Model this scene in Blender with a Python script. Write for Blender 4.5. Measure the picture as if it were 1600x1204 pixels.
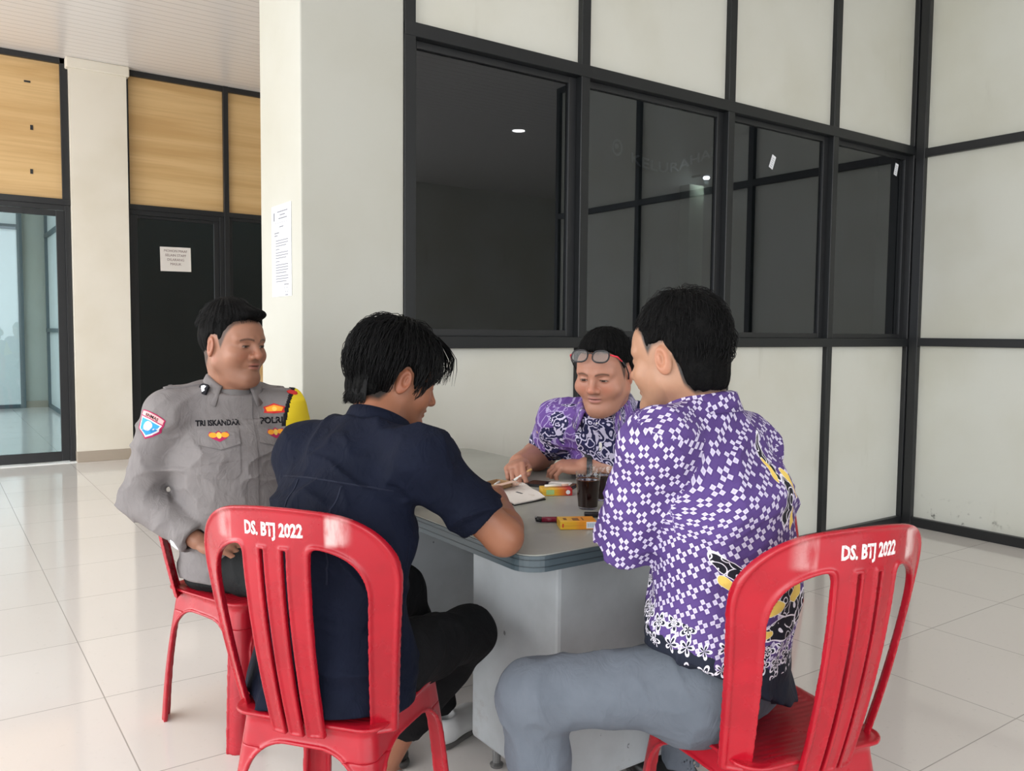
import bpy, bmesh, math, random
import numpy as np
from mathutils import Vector, Matrix

for _o in list(bpy.data.objects):
    bpy.data.objects.remove(_o)
sc = bpy.context.scene
COL = sc.collection
random.seed(4)
RNG = np.random.default_rng(7)

# ------------------------------------------------------------------ camera
cam_d = bpy.data.cameras.new('camera')
cam = bpy.data.objects.new('camera', cam_d)
COL.objects.link(cam)
cam_d.sensor_width = 36.0
cam_d.sensor_fit = 'HORIZONTAL'
cam_d.lens = 1306.84 / 1600 * 36.0
cam_d.clip_start = 0.05
_yaw, _pit, _rol = math.radians(35.0758), math.radians(3.63), math.radians(0.5343)
_f = Vector((math.sin(_yaw) * math.cos(_pit), math.cos(_yaw) * math.cos(_pit), -math.sin(_pit)))
_r = Vector((math.cos(_yaw), -math.sin(_yaw), 0))
_u = _r.cross(_f)
_r2 = _r * math.cos(_rol) + _u * math.sin(_rol)
_u2 = _r2.cross(_f)
cam.matrix_world = Matrix(((_r2.x, _u2.x, -_f.x, 0), (_r2.y, _u2.y, -_f.y, 0), (_r2.z, _u2.z, -_f.z, 1.233), (0, 0, 0, 1)))
sc.camera = cam

# ------------------------------------------------------------------ world, daylight, exposure
world = bpy.data.worlds.new('world')
sc.world = world
world.use_nodes = True
wn = world.node_tree.nodes
wn.clear()
w_out = wn.new('ShaderNodeOutputWorld')
w_bg = wn.new('ShaderNodeBackground')
w_tc = wn.new('ShaderNodeTexCoord')
w_sep = wn.new('ShaderNodeSeparateXYZ')
w_ramp = wn.new('ShaderNodeValToRGB')
w_ramp.color_ramp.elements[0].position = 0.46
w_ramp.color_ramp.elements[0].color = (0.34, 0.34, 0.31, 1)
w_ramp.color_ramp.elements[1].position = 0.56
w_ramp.color_ramp.elements[1].color = (0.93, 0.97, 1.0, 1)
w_mul = wn.new('ShaderNodeMath'); w_mul.operation = 'MULTIPLY_ADD'
w_mul.inputs[1].default_value = 0.5; w_mul.inputs[2].default_value = 0.5
wl = world.node_tree.links
wl.new(w_tc.outputs['Generated'], w_sep.inputs[0])
wl.new(w_sep.outputs['Z'], w_mul.inputs[0])
wl.new(w_mul.outputs[0], w_ramp.inputs[0])
wl.new(w_ramp.outputs[0], w_bg.inputs[0])
w_bg.inputs[1].default_value = 2.9
wl.new(w_bg.outputs[0], w_out.inputs[0])

sc.view_settings.view_transform = 'Standard'
sc.view_settings.look = 'None'
sc.view_settings.gamma = 1.0
sc.view_settings.use_curve_mapping = False
sc.view_settings.exposure = 0.08

def area(name, loc, direction, sx, sy, power, col=(1, 1, 1)):
    l = bpy.data.lights.new(name, 'AREA')
    l.shape = 'RECTANGLE'; l.size = sx; l.size_y = sy; l.energy = power; l.color = col
    o = bpy.data.objects.new(name, l); COL.objects.link(o)
    o.location = loc
    o.rotation_euler = Vector(direction).to_track_quat('-Z', 'Y').to_euler()
    return o
# daylight falling through the open front (left) and the open rear of the hall
area('daylight_front', (-3.9, 1.5, 1.9), (1, 0, -0.22), 8.0, 3.2, 165, (1.0, 0.985, 0.97))
area('daylight_fill_side', (-3.9, 6.8, 1.9), (1, 0.12, -0.05), 3.4, 3.2, 120, (1.0, 0.98, 0.96))  # extra area light, added to brighten the deep end of the hall
area('daylight_rear', (1.0, -5.9, 1.9), (0, 1, -0.05), 8.0, 3.2, 115, (0.93, 0.97, 1.0))

# ------------------------------------------------------------------ object bookkeeping
def tag(o, label=None, cat=None, group=None, kind=None):
    if label: o['label'] = label
    if cat: o['category'] = cat
    if group: o['group'] = group
    if kind: o['kind'] = kind
    return o
def thing(name, label, cat, loc=(0, 0, 0), rotz=0.0, group=None):
    o = bpy.data.objects.new(name, None); COL.objects.link(o)
    o.location = loc; o.rotation_euler = (0, 0, rotz)
    o.empty_display_size = 0.1
    return tag(o, label, cat, group)
def link(name, me, mat, parent=None):
    o = bpy.data.objects.new(name, me); COL.objects.link(o)
    if mat is not None:
        for m in (mat if isinstance(mat, (list, tuple)) else [mat]): me.materials.append(m)
    if parent is not None: o.parent = parent
    return o
def obj(name, bm, mat, parent=None, smooth=False):
    me = bpy.data.meshes.new(name)
    bmesh.ops.recalc_face_normals(bm, faces=bm.faces)
    bm.to_mesh(me); bm.free()
    if smooth:
        me.polygons.foreach_set('use_smooth', [True] * len(me.polygons))
    return link(name, me, mat, parent)
def struct(name, bm, mat, parent=None, **k):
    o = obj(name, bm, mat, parent, **k)
    if parent is None: o['kind'] = 'structure'
    return o
def BM(): return bmesh.new()
def box(bm, x0, x1, y0, y1, z0, z1, bev=0.0, M=None):
    r = bmesh.ops.create_cube(bm, size=1.0)
    vs = r['verts']
    for v in vs:
        v.co = Vector(((x0 + x1) / 2 + v.co.x * (x1 - x0), (y0 + y1) / 2 + v.co.y * (y1 - y0), (z0 + z1) / 2 + v.co.z * (z1 - z0)))
    if bev > 0:
        es = list({e for v in vs for e in v.link_edges})
        rb = bmesh.ops.bevel(bm, geom=es, offset=bev, segments=2, profile=0.5, affect='EDGES')
        vs = list({v for f in rb['faces'] for v in f.verts} | {v for v in vs if v.is_valid})
    if M is not None:
        for v in vs: v.co = M @ v.co
    return vs
def prism(bm, pts, z0, z1, M=None):
    """closed polygon pts (x,y) extruded from z0 to z1"""
    lo = [bm.verts.new(Vector((x, y, z0))) for x, y in pts]
    hi = [bm.verts.new(Vector((x, y, z1))) for x, y in pts]
    n = len(pts)
    bm.faces.new(lo[::-1]); bm.faces.new(hi)
    for i in range(n): bm.faces.new((lo[i], lo[(i + 1) % n], hi[(i + 1) % n], hi[i]))
    if M is not None:
        for v in lo + hi: v.co = M @ v.co
def lathe(bm, prof, c=(0, 0, 0), n=32, M=None):
    rings = []
    for r, z in prof:
        rings.append([bm.verts.new(Vector((c[0] + r * math.cos(2 * math.pi * i / n), c[1] + r * math.sin(2 * math.pi * i / n), c[2] + z))) for i in range(n)] if r > 1e-6 else [bm.verts.new(Vector((c[0], c[1], c[2] + z)))])
    for a, b in zip(rings, rings[1:]):
        for i in range(n):
            j = (i + 1) % n
            if len(a) == 1 and len(b) == 1: continue
            if len(a) == 1: bm.faces.new((a[0], b[i], b[j]))
            elif len(b) == 1: bm.faces.new((a[i], a[j], b[0]))
            else: bm.faces.new((a[i], a[j], b[j], b[i]))
    if M is not None:
        for rg in rings:
            for v in rg: v.co = M @ v.co
def tube(bm, pts, r, n=8, cap=True):
    pts = [Vector(p) for p in pts]
    rr = r if isinstance(r, (list, tuple)) else [r] * len(pts)
    rings = []; up = None
    for i, p in enumerate(pts):
        t = (pts[min(i + 1, len(pts) - 1)] - pts[max(i - 1, 0)]).normalized()
        if up is None:
            up = t.orthogonal().normalized()
        up = (up - t * up.dot(t)).normalized()
        s = t.cross(up)
        rings.append([bm.verts.new(p + (up * math.cos(2 * math.pi * k / n) + s * math.sin(2 * math.pi * k / n)) * rr[i]) for k in range(n)])
    for a, b in zip(rings, rings[1:]):
        for k in range(n): bm.faces.new((a[k], a[(k + 1) % n], b[(k + 1) % n], b[k]))
    if cap:
        bm.faces.new(rings[0][::-1]); bm.faces.new(rings[-1])

# ------------------------------------------------------------------ materials
class NT:
    """tiny helper: arithmetic on shader sockets"""
    def __init__(self, mat):
        mat.use_nodes = True
        self.t = mat.node_tree; self.n = self.t.nodes; self.l = self.t.links
        self.n.clear()
        self.out = self.n.new('ShaderNodeOutputMaterial')
    def node(self, typ, ins=None, **kw):
        nd = self.n.new(typ)
        for k, v in kw.items(): setattr(nd, k, v)
        for k, v in (ins or {}).items(): self.put(nd.inputs[k], v)
        return nd
    def put(self, sock, v):
        if isinstance(v, bpy.types.NodeSocket): self.l.new(v, sock)
        elif v is not None:
            if sock.type == 'RGBA' and len(v) == 3: v = (*v, 1)
            sock.default_value = v
    def m(self, op, a, b=None, c=None, clamp=False):
        nd = self.n.new('ShaderNodeMath'); nd.operation = op; nd.use_clamp = clamp
        for i, v in enumerate((a, b, c)):
            if v is not None: self.put(nd.inputs[i], v)
        return nd.outputs[0]
    def sep(self, v):
        nd = self.node('ShaderNodeSeparateXYZ', {0: v}); return nd.outputs
    def comb(self, x, y, z=0.0):
        return self.node('ShaderNodeCombineXYZ', {0: x, 1: y, 2: z}).outputs[0]
    def mix(self, f, a, b):
        nd = self.n.new('ShaderNodeMix'); nd.data_type = 'RGBA'
        self.put(nd.inputs[0], f); self.put(nd.inputs[6], a); self.put(nd.inputs[7], b)
        return nd.outputs[2]
    def sstep(self, x, a, b):
        nd = self.n.new('ShaderNodeMapRange'); nd.interpolation_type = 'SMOOTHSTEP'
        self.put(nd.inputs[0], x); nd.inputs[1].default_value = a; nd.inputs[2].default_value = b
        return nd.outputs[0]
    def noise(self, vec, scale, detail=3.0, rough=0.5, dist=0.0):
        nd = self.node('ShaderNodeTexNoise', {'Vector': vec, 'Scale': scale, 'Detail': detail, 'Roughness': rough, 'Distortion': dist})
        return nd.outputs['Fac'], nd.outputs['Color']
    def vor(self, vec, scale, feature='F1', rnd=1.0):
        nd = self.node('ShaderNodeTexVoronoi', feature=feature)
        self.put(nd.inputs['Vector'], vec); nd.inputs['Scale'].default_value = scale; nd.inputs['Randomness'].default_value = rnd
        return nd
    def bump(self, h, strength=0.3, dist=0.01):
        return self.node('ShaderNodeBump', {'Height': h, 'Strength': strength, 'Distance': dist}).outputs[0]
    def bsdf(self, col, rough=0.5, spec=0.5, normal=None, metal=0.0, **kw):
        nd = self.n.new('ShaderNodeBsdfPrincipled')
        self.put(nd.inputs['Base Color'], col); self.put(nd.inputs['Roughness'], rough)
        self.put(nd.inputs['Specular IOR Level'], spec); self.put(nd.inputs['Metallic'], metal)
        if normal is not None: self.l.new(normal, nd.inputs['Normal'])
        for k, v in kw.items(): self.put(nd.inputs[k], v)
        self.l.new(nd.outputs[0], self.out.inputs[0])
        return nd
def mat(name):
    m = bpy.data.materials.new(name); return m, NT(m)
def plain(name, col, rough=0.5, spec=0.5, metal=0.0, **kw):
    m, t = mat(name); t.bsdf(col, rough, spec, None, metal, **kw); return m
def lin(r, g, b):
    f = lambda c: ((c / 255 + 0.055) / 1.055) ** 2.4 if c > 10 else c / 255 / 12.92
    return (f(r), f(g), f(b))

def wall_mat(name, col, dirt=0.35, mould=False):
    m, t = mat(name)
    g = t.node('ShaderNodeNewGeometry').outputs['Position']
    f1, _ = t.noise(g, 1.3, 4)
    f2, _ = t.noise(g, 9.0, 4, 0.6)
    c2 = tuple(c * k for c, k in zip(col, (0.90, 0.885, 0.84)))
    c = t.mix(t.sstep(f1, 0.35, 0.75), col, c2)
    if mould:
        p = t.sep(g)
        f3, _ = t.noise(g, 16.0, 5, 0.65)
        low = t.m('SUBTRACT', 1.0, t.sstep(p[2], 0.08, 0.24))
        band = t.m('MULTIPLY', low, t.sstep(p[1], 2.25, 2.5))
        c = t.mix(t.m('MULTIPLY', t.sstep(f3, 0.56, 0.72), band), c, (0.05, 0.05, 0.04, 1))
    if dirt:
        # rubbed smudges on the boards
        st, _ = t.noise(t.node('ShaderNodeMapping', {'Vector': g, 'Scale': (7.0, 7.0, 1.2)}).outputs[0], 1.0, 5, 0.6)
        c = t.mix(t.m('MULTIPLY', t.sstep(st, 0.60, 0.80), dirt), c, (0.33, 0.31, 0.25, 1))
    t.bsdf(c, 0.55, 0.3, t.bump(f2, 0.06, 0.01))
    return m
M_wall = wall_mat('painted_board', (0.66, 0.66, 0.605))
M_wall_r = wall_mat('painted_board_mouldy', (0.67, 0.68, 0.625), mould=True)
M_col = wall_mat('column_paint', (0.50, 0.50, 0.455), dirt=0.08)
M_ceil, _t = mat('pvc_ceiling')
_g = _t.node('ShaderNodeNewGeometry').outputs['Position']
_p = _t.sep(_g)
_fr = _t.m('FRACT', _t.m('MULTIPLY', _p[1], 10.0))
_gr = _t.m('MULTIPLY', _t.sstep(_fr, 0.0, 0.06), _t.m('SUBTRACT', 1.0, _t.sstep(_fr, 0.94, 1.0)))
_t.bsdf(_t.mix(_gr, (0.52, 0.50, 0.49, 1), (0.80, 0.77, 0.76, 1)), 0.22, 0.5, _t.bump(_gr, 0.4, 0.004))

M_floor, _t = mat('polished_tile')
_g = _t.node('ShaderNodeNewGeometry').outputs['Position']
_p = _t.sep(_g)
def _line(c, off):
    fx = _t.m('FRACT', _t.m('DIVIDE', _t.m('ADD', c, off), 0.6))
    d = _t.m('MINIMUM', fx, _t.m('SUBTRACT', 1.0, fx))
    return _t.m('SUBTRACT', 1.0, _t.sstep(d, 0.0016, 0.0042))
_ln = _t.m('MAXIMUM', _line(_p[0], 6.0 - 0.46), _line(_p[1], 12.0 - 0.014))
_n1, _ = _t.noise(_g, 0.8, 4)
_n2, _ = _t.noise(_g, 45.0, 3)
_cell = _t.node('ShaderNodeTexWhiteNoise', {'Vector': _t.comb(_t.m('FLOOR', _t.m('DIVIDE', _t.m('ADD', _p[0], 5.54), 0.6)), _t.m('FLOOR', _t.m('DIVIDE', _t.m('ADD', _p[1], 11.986), 0.6)))}).outputs['Value']
_c = _t.mix(_t.m('MULTIPLY_ADD', _cell, 0.25, _t.m('MULTIPLY', _n1, 0.7)), (0.76, 0.715, 0.685, 1), (0.66, 0.62, 0.585, 1))
_c = _t.mix(_t.m('MULTIPLY', _t.sstep(_n2, 0.62, 0.74), 0.10), _c, (0.30, 0.28, 0.25, 1))
_c = _t.mix(_t.m('MULTIPLY', _ln, 0.62), _c, (0.20, 0.185, 0.16, 1))
_t.bsdf(_c, _t.m('MULTIPLY_ADD', _n1, 0.06, 0.055), 0.5, _t.bump(_t.m('SUBTRACT', 1.0, _ln), 0.25, 0.002))

M_black = plain('black_aluminium', (0.014, 0.015, 0.017), 0.38, 0.5)
M_black2 = plain('charcoal_aluminium', (0.013, 0.0145, 0.016), 0.34, 0.40)
M_gap = plain('corner_sealant', (0.55, 0.55, 0.52), 0.5)
M_base = wall_mat('baseboard_tile', (0.40, 0.34, 0.28), dirt=0.0)

def glass_mat(name, tint, refl, back=1.0):
    m, t = mat(name)
    ge = t.node('ShaderNodeNewGeometry')
    dt = t.node('ShaderNodeVectorMath', {0: ge.outputs['Normal'], 1: ge.outputs['Incoming']}, operation='DOT_PRODUCT').outputs['Value']
    sch = t.m('MULTIPLY_ADD', t.m('POWER', t.m('SUBTRACT', 1.0, t.m('ABSOLUTE', dt), clamp=True), 5.0), 0.96, 0.04)
    fac = t.m('MULTIPLY', sch, refl, clamp=True)
    tr = t.node('ShaderNodeBsdfTransparent', {'Color': tint})
    gl = t.node('ShaderNodeBsdfGlossy', {'Color': (0.93, 0.96, 1, 1), 'Roughness': 0.0})
    mx = t.node('ShaderNodeMixShader', {0: fac, 1: tr.outputs[0], 2: gl.outputs[0]})
    t.l.new(mx.outputs[0], t.out.inputs[0])
    return m
M_glass_dark = glass_mat('smoked_glass', (0.32, 0.345, 0.37), 2.0)
M_glass_door = glass_mat('blue_tinted_glass', (0.76, 0.85, 0.87), 1.0)
M_glass_black = glass_mat('black_film_glass', (0.20, 0.25, 0.26), 2.6)

M_wood, _t = mat('light_wood_laminate')
_g = _t.node('ShaderNodeNewGeometry').outputs['Position']
_mp = _t.node('ShaderNodeMapping', {'Vector': _g, 'Scale': (0.55, 1.0, 9.0)}).outputs[0]
_a, _ = _t.noise(_mp, 1.0, 6, 0.55, 0.4)
_b, _ = _t.noise(_t.node('ShaderNodeMapping', {'Vector': _g, 'Scale': (1.2, 1.0, 55.0)}).outputs[0], 1.0, 3, 0.5)
_c = _t.mix(_t.sstep(_a, 0.35, 0.7), (0.70, 0.475, 0.23, 1), (0.57, 0.355, 0.15, 1))
_c = _t.mix(_t.m('MULTIPLY', _t.sstep(_b, 0.45, 0.7), 0.35), _c, (0.54, 0.34, 0.15, 1))
_t.bsdf(_c, 0.42, 0.35)
M_paper = plain('paper', (0.82, 0.84, 0.88), 0.8, 0.2)
M_paper_warm = plain('laminated_paper', (0.74, 0.70, 0.66), 0.5, 0.3)
M_ink = plain('print_ink', (0.05, 0.05, 0.06), 0.8, 0.1)
M_ink_grey = plain('grey_print', (0.22, 0.23, 0.26), 0.8, 0.1)
M_ink_soft = plain('soft_red_print', (0.20, 0.13, 0.13), 0.8, 0.1)
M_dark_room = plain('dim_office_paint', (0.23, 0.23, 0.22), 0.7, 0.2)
M_white_panel = plain('white_partition_board', (0.78, 0.80, 0.80), 0.5, 0.3)
M_grey_trim = plain('grey_blue_trim', (0.10, 0.13, 0.145), 0.5, 0.4)
M_lamp, _t = mat('lamp_disc')
_e = _t.node('ShaderNodeEmission', {'Color': (1, 0.98, 0.94), 'Strength': 30.0})
_t.l.new(_e.outputs[0], _t.out.inputs[0])

# ------------------------------------------------------------------ room shell
bm = BM(); box(bm, -4.2, 9.5, -6.2, 16.5, -0.12, 0.0); struct('floor', bm, M_floor)
bm = BM(); box(bm, -4.2, 9.5, -6.2, 9.0, 3.652, 3.78); struct('ceiling', bm, M_ceil)

PY = 3.0      # face of the partition boards
# front partition: boards above and below the windows; the panes are their own objects
XP = [1.585, 2.478, 3.465, 4.375, 5.235]
bm = BM()
box(bm, 1.56, 5.30, PY, PY + 0.05, 0.0, 1.20)
box(bm, 1.56, 5.30, PY, PY + 0.05, 2.40, 3.652)
struct('wall_back', bm, M_wall)
def trim(name, boxes, mat=M_black, **k):
    bm = BM()
    for b in boxes: box(bm, *b, bev=0.003)
    return struct(name, bm, mat, **k)
n_tr = [0]
def T(*boxes, mat=M_black):
    n_tr[0] += 1
    return trim('trim_%d' % n_tr[0], boxes, mat)
F0, F1 = PY - 0.032, PY + 0.052
T((1.56, 5.235, F0, PY + 0.002, 0.0, 0.055))                     # sill channel on the floor
for i, x in enumerate(XP):
    w = 0.025 if i < 4 else 0.03
    if i == 0:
        T((x - w, x + w, F0, F1, 0.0, 3.65), mat=M_black2)
    else:
        T((x - w, x + w, F0 + 0.001, F1, 0.0, 3.65), mat=M_black2 if i < 4 else M_black)
T((1.56, 5.235, F0 - 0.002, F1 + 0.001, 1.165, 1.215), mat=M_black2)
T((1.56, 5.235, F0 - 0.002, F1 + 0.001, 2.385, 2.44), mat=M_black2)
T((1.56, 5.235, F0, PY + 0.002, 3.60, 3.65))
for i in range(4):
    x0, x1 = XP[i] + 0.025, XP[i + 1] - 0.025
    root = thing('window_%d' % (i + 1), None, None); root['kind'] = 'structure'
    z0, z1 = 1.215, 2.385
    bm = BM()
    for b in ((x0 + 0.022, x1 - 0.045, PY + 0.005, PY + 0.035, z0, z0 + 0.03), (x0 + 0.022, x1 - 0.045, PY + 0.005, PY + 0.035, z1 - 0.03, z1),
              (x0, x0 + 0.022, PY + 0.005, PY + 0.035, z0, z1), (x1 - 0.045, x1, PY + 0.005, PY + 0.035, z0, z1)):
        box(bm, *b, bev=0.002)
    obj('window_frame', bm, M_black, root)
    bm = BM(); box(bm, x0 + 0.015, x1 - 0.03, PY + 0.018, PY + 0.023, z0 + 0.02, z1 - 0.02)
    obj('pane', bm, M_glass_dark, root)

# dim office behind the smoked windows
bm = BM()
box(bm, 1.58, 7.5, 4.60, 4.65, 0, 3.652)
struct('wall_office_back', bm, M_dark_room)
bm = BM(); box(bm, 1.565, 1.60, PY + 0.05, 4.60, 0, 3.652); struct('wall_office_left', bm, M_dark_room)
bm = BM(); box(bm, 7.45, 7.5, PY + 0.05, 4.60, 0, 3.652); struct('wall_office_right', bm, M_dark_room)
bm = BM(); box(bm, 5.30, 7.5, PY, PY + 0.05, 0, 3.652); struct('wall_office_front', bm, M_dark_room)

# right partition
RX = 5.25
bm = BM(); box(bm, RX, RX + 0.05, -0.66, PY + 0.05, 0, 3.652); struct('wall_right', bm, M_wall_r)
G0 = RX - 0.034
T((G0, RX + 0.002, -0.66, 2.975, 0.0, 0.06))
T((G0, RX + 0.002, -0.66, 2.975, 1.17, 1.222))
T((G0, RX + 0.002, -0.66, 2.975, 2.365, 2.418))
T((G0, RX + 0.002, -0.66, 2.975, 3.60, 3.65))
T((G0 - 0.004, RX + 0.002, 2.905, 2.962, 0.0, 3.65))
for y in (1.76, 0.51, -0.64):
    T((G0 - 0.002, RX + 0.052, y - 0.025, y + 0.025, 0.0, 3.65))
T((RX - 0.020, RX - 0.006, 2.9625, 2.9675, 0.02, 3.6), mat=M_gap)  # pale seam in the corner

# column with the notice
bm = BM(); box(bm, 1.14, 1.56, 2.975, 3.42, 0, 3.652, bev=0.006); struct('wall_column', bm, M_col)

# far wall of the hall
BY = 8.65
M_pil = wall_mat('pillar_paint', (0.78, 0.73, 0.64), dirt=0.0)
bm = BM(); box(bm, 1.125, 1.60, BY - 0.10, BY + 0.15, 0, 3.652); struct('wall_pillar', bm, M_pil)
bm = BM(); box(bm, 1.10, 1.625, BY - 0.125, BY - 0.02, 3.56, 3.652, bev=0.01); struct('trim_40', bm, M_pil)
bm = BM(); box(bm, 1.12, 1.605, BY - 0.112, BY - 0.02, 0, 0.10, bev=0.003); struct('baseboard_back', bm, M_base)
def wood(x0, x1, z0, z1, holes=()):
    bm = BM(); box(bm, x0, x1, BY, BY + 0.03, z0, z1)
    return bm
bm = BM()
box(bm, -4.1, 1.12, BY, BY + 0.03, 2.36, 3.652)
box(bm, 1.60, 4.3, BY, BY + 0.03, 2.36, 3.652)
box(bm, 2.53, 4.3, BY, BY + 0.03, 0.0, 1.24)
struct('wall_far', bm, M_wood)
# small slots cut through the left wood board
for k, (x, z, w, h) in enumerate(((0.808, 3.405, 0.05, 0.016), (0.833, 3.009, 0.022, 0.042), (0.824, 2.623, 0.022, 0.042))):
    bm = BM(); box(bm, x - w / 2, x + w / 2, BY - 0.004, BY + 0.001, z - h / 2, z + h / 2)
    struct('trim_%d' % (50 + k), bm, M_black)
n_tr[0] = 60
H0 = BY - 0.035
T((-4.1, 1.12, H0, BY + 0.002, 3.60, 3.652))
T((1.60, 4.3, H0, BY + 0.002, 3.60, 3.652))
T((1.06, 1.122, H0, BY + 0.03, 2.36, 3.652))
T((1.60, 1.628, H0, BY + 0.03, 2.36, 3.652))
T((-4.1, 1.122, H0 - 0.004, BY + 0.03, 2.345, 2.40))
T((1.60, 4.3, H0 - 0.004, BY + 0.03, 2.36, 2.41))
T((2.50, 2.55, H0 - 0.006, BY + 0.03, 0.0, 3.652))
T((2.55, 4.3, H0, BY + 0.03, 1.20, 1.25))
# left glass door
def door(idx, x0, x1, stile, ztop, glass, zbot=0.10, frame_l=0.045, frame_r=0.045, toph=0.1):
    root = thing('door_%d' % idx, None, None); root['kind'] = 'structure'
    bm = BM()
    box(bm, x0, x0 + frame_l, BY - 0.03, BY + 0.03, 0, ztop, bev=0.002)
    box(bm, x1 - frame_r, x1, BY - 0.03, BY + 0.03, 0, ztop, bev=0.002)
    box(bm, x0 + frame_l, x1 - frame_r, BY - 0.03, BY + 0.03, ztop - 0.045, ztop, bev=0.002)
    obj('door_frame', bm, M_black, root)
    a, b = x0 + frame_l, x1 - frame_r
    bm = BM()
    box(bm, a, a + stile, BY - 0.018, BY + 0.018, 0.012, ztop - 0.05, bev=0.003)
    box(bm, b - stile, b, BY - 0.018, BY + 0.018, 0.012, ztop - 0.05, bev=0.003)
    box(bm, a + stile, b - stile, BY - 0.018, BY + 0.018, 0.012, zbot, bev=0.003)
    box(bm, a + stile, b - stile, BY - 0.018, BY + 0.018, ztop - toph, ztop - 0.05, bev=0.003)
    leaf = obj('door_leaf', bm, M_black, root)
    bm = BM(); box(bm, a + stile - 0.01, b - stile + 0.01, BY - 0.003, BY + 0.003, zbot - 0.01, ztop - toph + 0.01)
    obj('pane', bm, glass, leaf)
    return root
door(1, -0.20, 1.12, 0.07, 2.345, M_glass_door, 0.10)
door(2, 1.60, 2.50, 0.055, 2.36, M_glass_black, 0.10, 0.035, 0.045, 0.075)
bm = BM(); box(bm, -0.2, 1.12, BY - 0.10, BY - 0.03, 0.0, 0.006); struct('trim_90', bm, M_white_panel)
# fixed dark side window right of the second door
root = thing('window_5', None, None); root['kind'] = 'structure'
bm = BM()
box(bm, 2.55, 2.585, BY - 0.02, BY + 0.02, 1.25, 2.36); box(bm, 2.585, 4.3, BY - 0.02, BY + 0.02, 1.25, 1.28)
box(bm, 2.585, 4.3, BY - 0.02, BY + 0.02, 2.33, 2.36); box(bm, 4.26, 4.3, BY - 0.02, BY + 0.02, 1.25, 2.36)
obj('window_frame', bm, M_black, root)
bm = BM(); box(bm, 2.58, 4.27, BY - 0.003, BY + 0.003, 1.27, 2.34); obj('pane', bm, M_glass_black, root)
# fixed glazing left of the first door, out of frame
root = thing('window_6', None, None); root['kind'] = 'structure'
bm = BM(); box(bm, -4.1, -0.20, BY - 0.02, BY + 0.02, 0, 0.08); box(bm, -4.1, -0.2, BY - 0.02, BY + 0.02, 2.28, 2.35)
obj('window_frame', bm, M_black, root)
bm = BM(); box(bm, -4.1, -0.2, BY - 0.003, BY + 0.003, 0.07, 2.29); obj('pane', bm, M_glass_door, root)

# room seen through the left glass door
bm = BM(); box(bm, -4.1, 1.60, 14.9, 14.95, 0, 3.65); struct('wall_inner_back', bm, M_col)
bm = BM(); box(bm, 1.60, 1.65, BY + 0.05, 14.95, 0, 3.65); struct('wall_inner_right', bm, M_white_panel)
bm = BM(); box(bm, -4.15, -4.1, BY + 0.05, 14.95, 0, 3.65); struct('wall_inner_left', bm, M_col)
bm = BM(); box(bm, -4.1, 1.6, BY + 0.03, 14.95, 3.652, 3.70); struct('ceiling_inner', bm, M_ceil)
bm = BM(); box(bm, -1.2, 1.22, 14.84, 14.9, 0.03, 3.0); struct('wall_inner_panel', bm, M_white_panel)
n_tr[0] = 100
T((1.19, 1.26, 14.82, 14.9, 0, 3.0), mat=M_grey_trim); T((-1.2, 1.2, 14.82, 14.9, 2.72, 2.80), mat=M_grey_trim)
T((-1.2, 1.2, 14.82, 14.9, 0.0, 0.06), mat=M_grey_trim)
for z in (1.2, 2.65): T((1.56, 1.602, BY + 0.2, 14.9, z - 0.03, z + 0.03), mat=M_grey_trim)
T((1.56, 1.602, BY + 0.2, 14.9, 0, 0.05), mat=M_grey_trim)
T((1.56, 1.602, 14.8, 14.86, 0, 3.6), mat=M_grey_trim)
bm = BM(); box(bm, 1.25, 1.56, 14.86, 14.9, 0, 0.10); struct('baseboard_inner', bm, M_base)
area('inner_room_fill', (-1.3, 12.0, 3.55), (0.1, 0, -1), 3.0, 4.0, 210, (0.93, 0.98, 1.0))  # added fill light, no visible fixture; brightens the room behind the left door
# dark room behind the second door
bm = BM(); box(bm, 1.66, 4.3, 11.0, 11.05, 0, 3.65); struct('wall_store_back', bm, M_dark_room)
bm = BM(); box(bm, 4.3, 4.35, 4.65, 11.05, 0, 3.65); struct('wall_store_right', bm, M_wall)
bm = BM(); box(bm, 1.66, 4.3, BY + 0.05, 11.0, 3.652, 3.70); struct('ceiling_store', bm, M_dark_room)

area('office_fill', (4.4, 3.9, 3.5), (0, 0, -1), 3.0, 0.4, 5.0, (0.85, 0.93, 1.0))  # weak fill added inside the office so the smoked panes read less black
area('store_fill', (3.0, 10.0, 3.5), (0, 0, -1), 1.5, 1.0, 22.0, (0.85, 0.95, 1.0))  # fill added behind the second door to lift its dark glass
# ceiling lamp behind the camera that shows in the smoked glass
t = thing('ceiling_downlight', 'small round white downlight recessed in the ceiling, mirrored in the smoked window', 'lamp', (5.91, -2.29, 3.652))
bm = BM(); lathe(bm, [(0.0, -0.004), (0.075, -0.004)], n=24); obj('lamp_disc', bm, M_lamp, t)
bm = BM(); lathe(bm, [(0.075, -0.003), (0.078, -0.008), (0.092, -0.006), (0.095, 0.0), (0.075, 0.0), (0.075, -0.003)], n=24); obj('lamp_ring', bm, M_white_panel, t)

# rear side of the hall, seen only as a reflection in the smoked glass
bm = BM(); box(bm, 4.6, 9.5, -6.2, -6.1, 0, 3.652); struct('wall_rear', bm, M_wall)
bm = BM(); box(bm, 9.45, 9.5, -6.1, 3.0, 0, 3.652); struct('wall_far_right', bm, M_wall)

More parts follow.
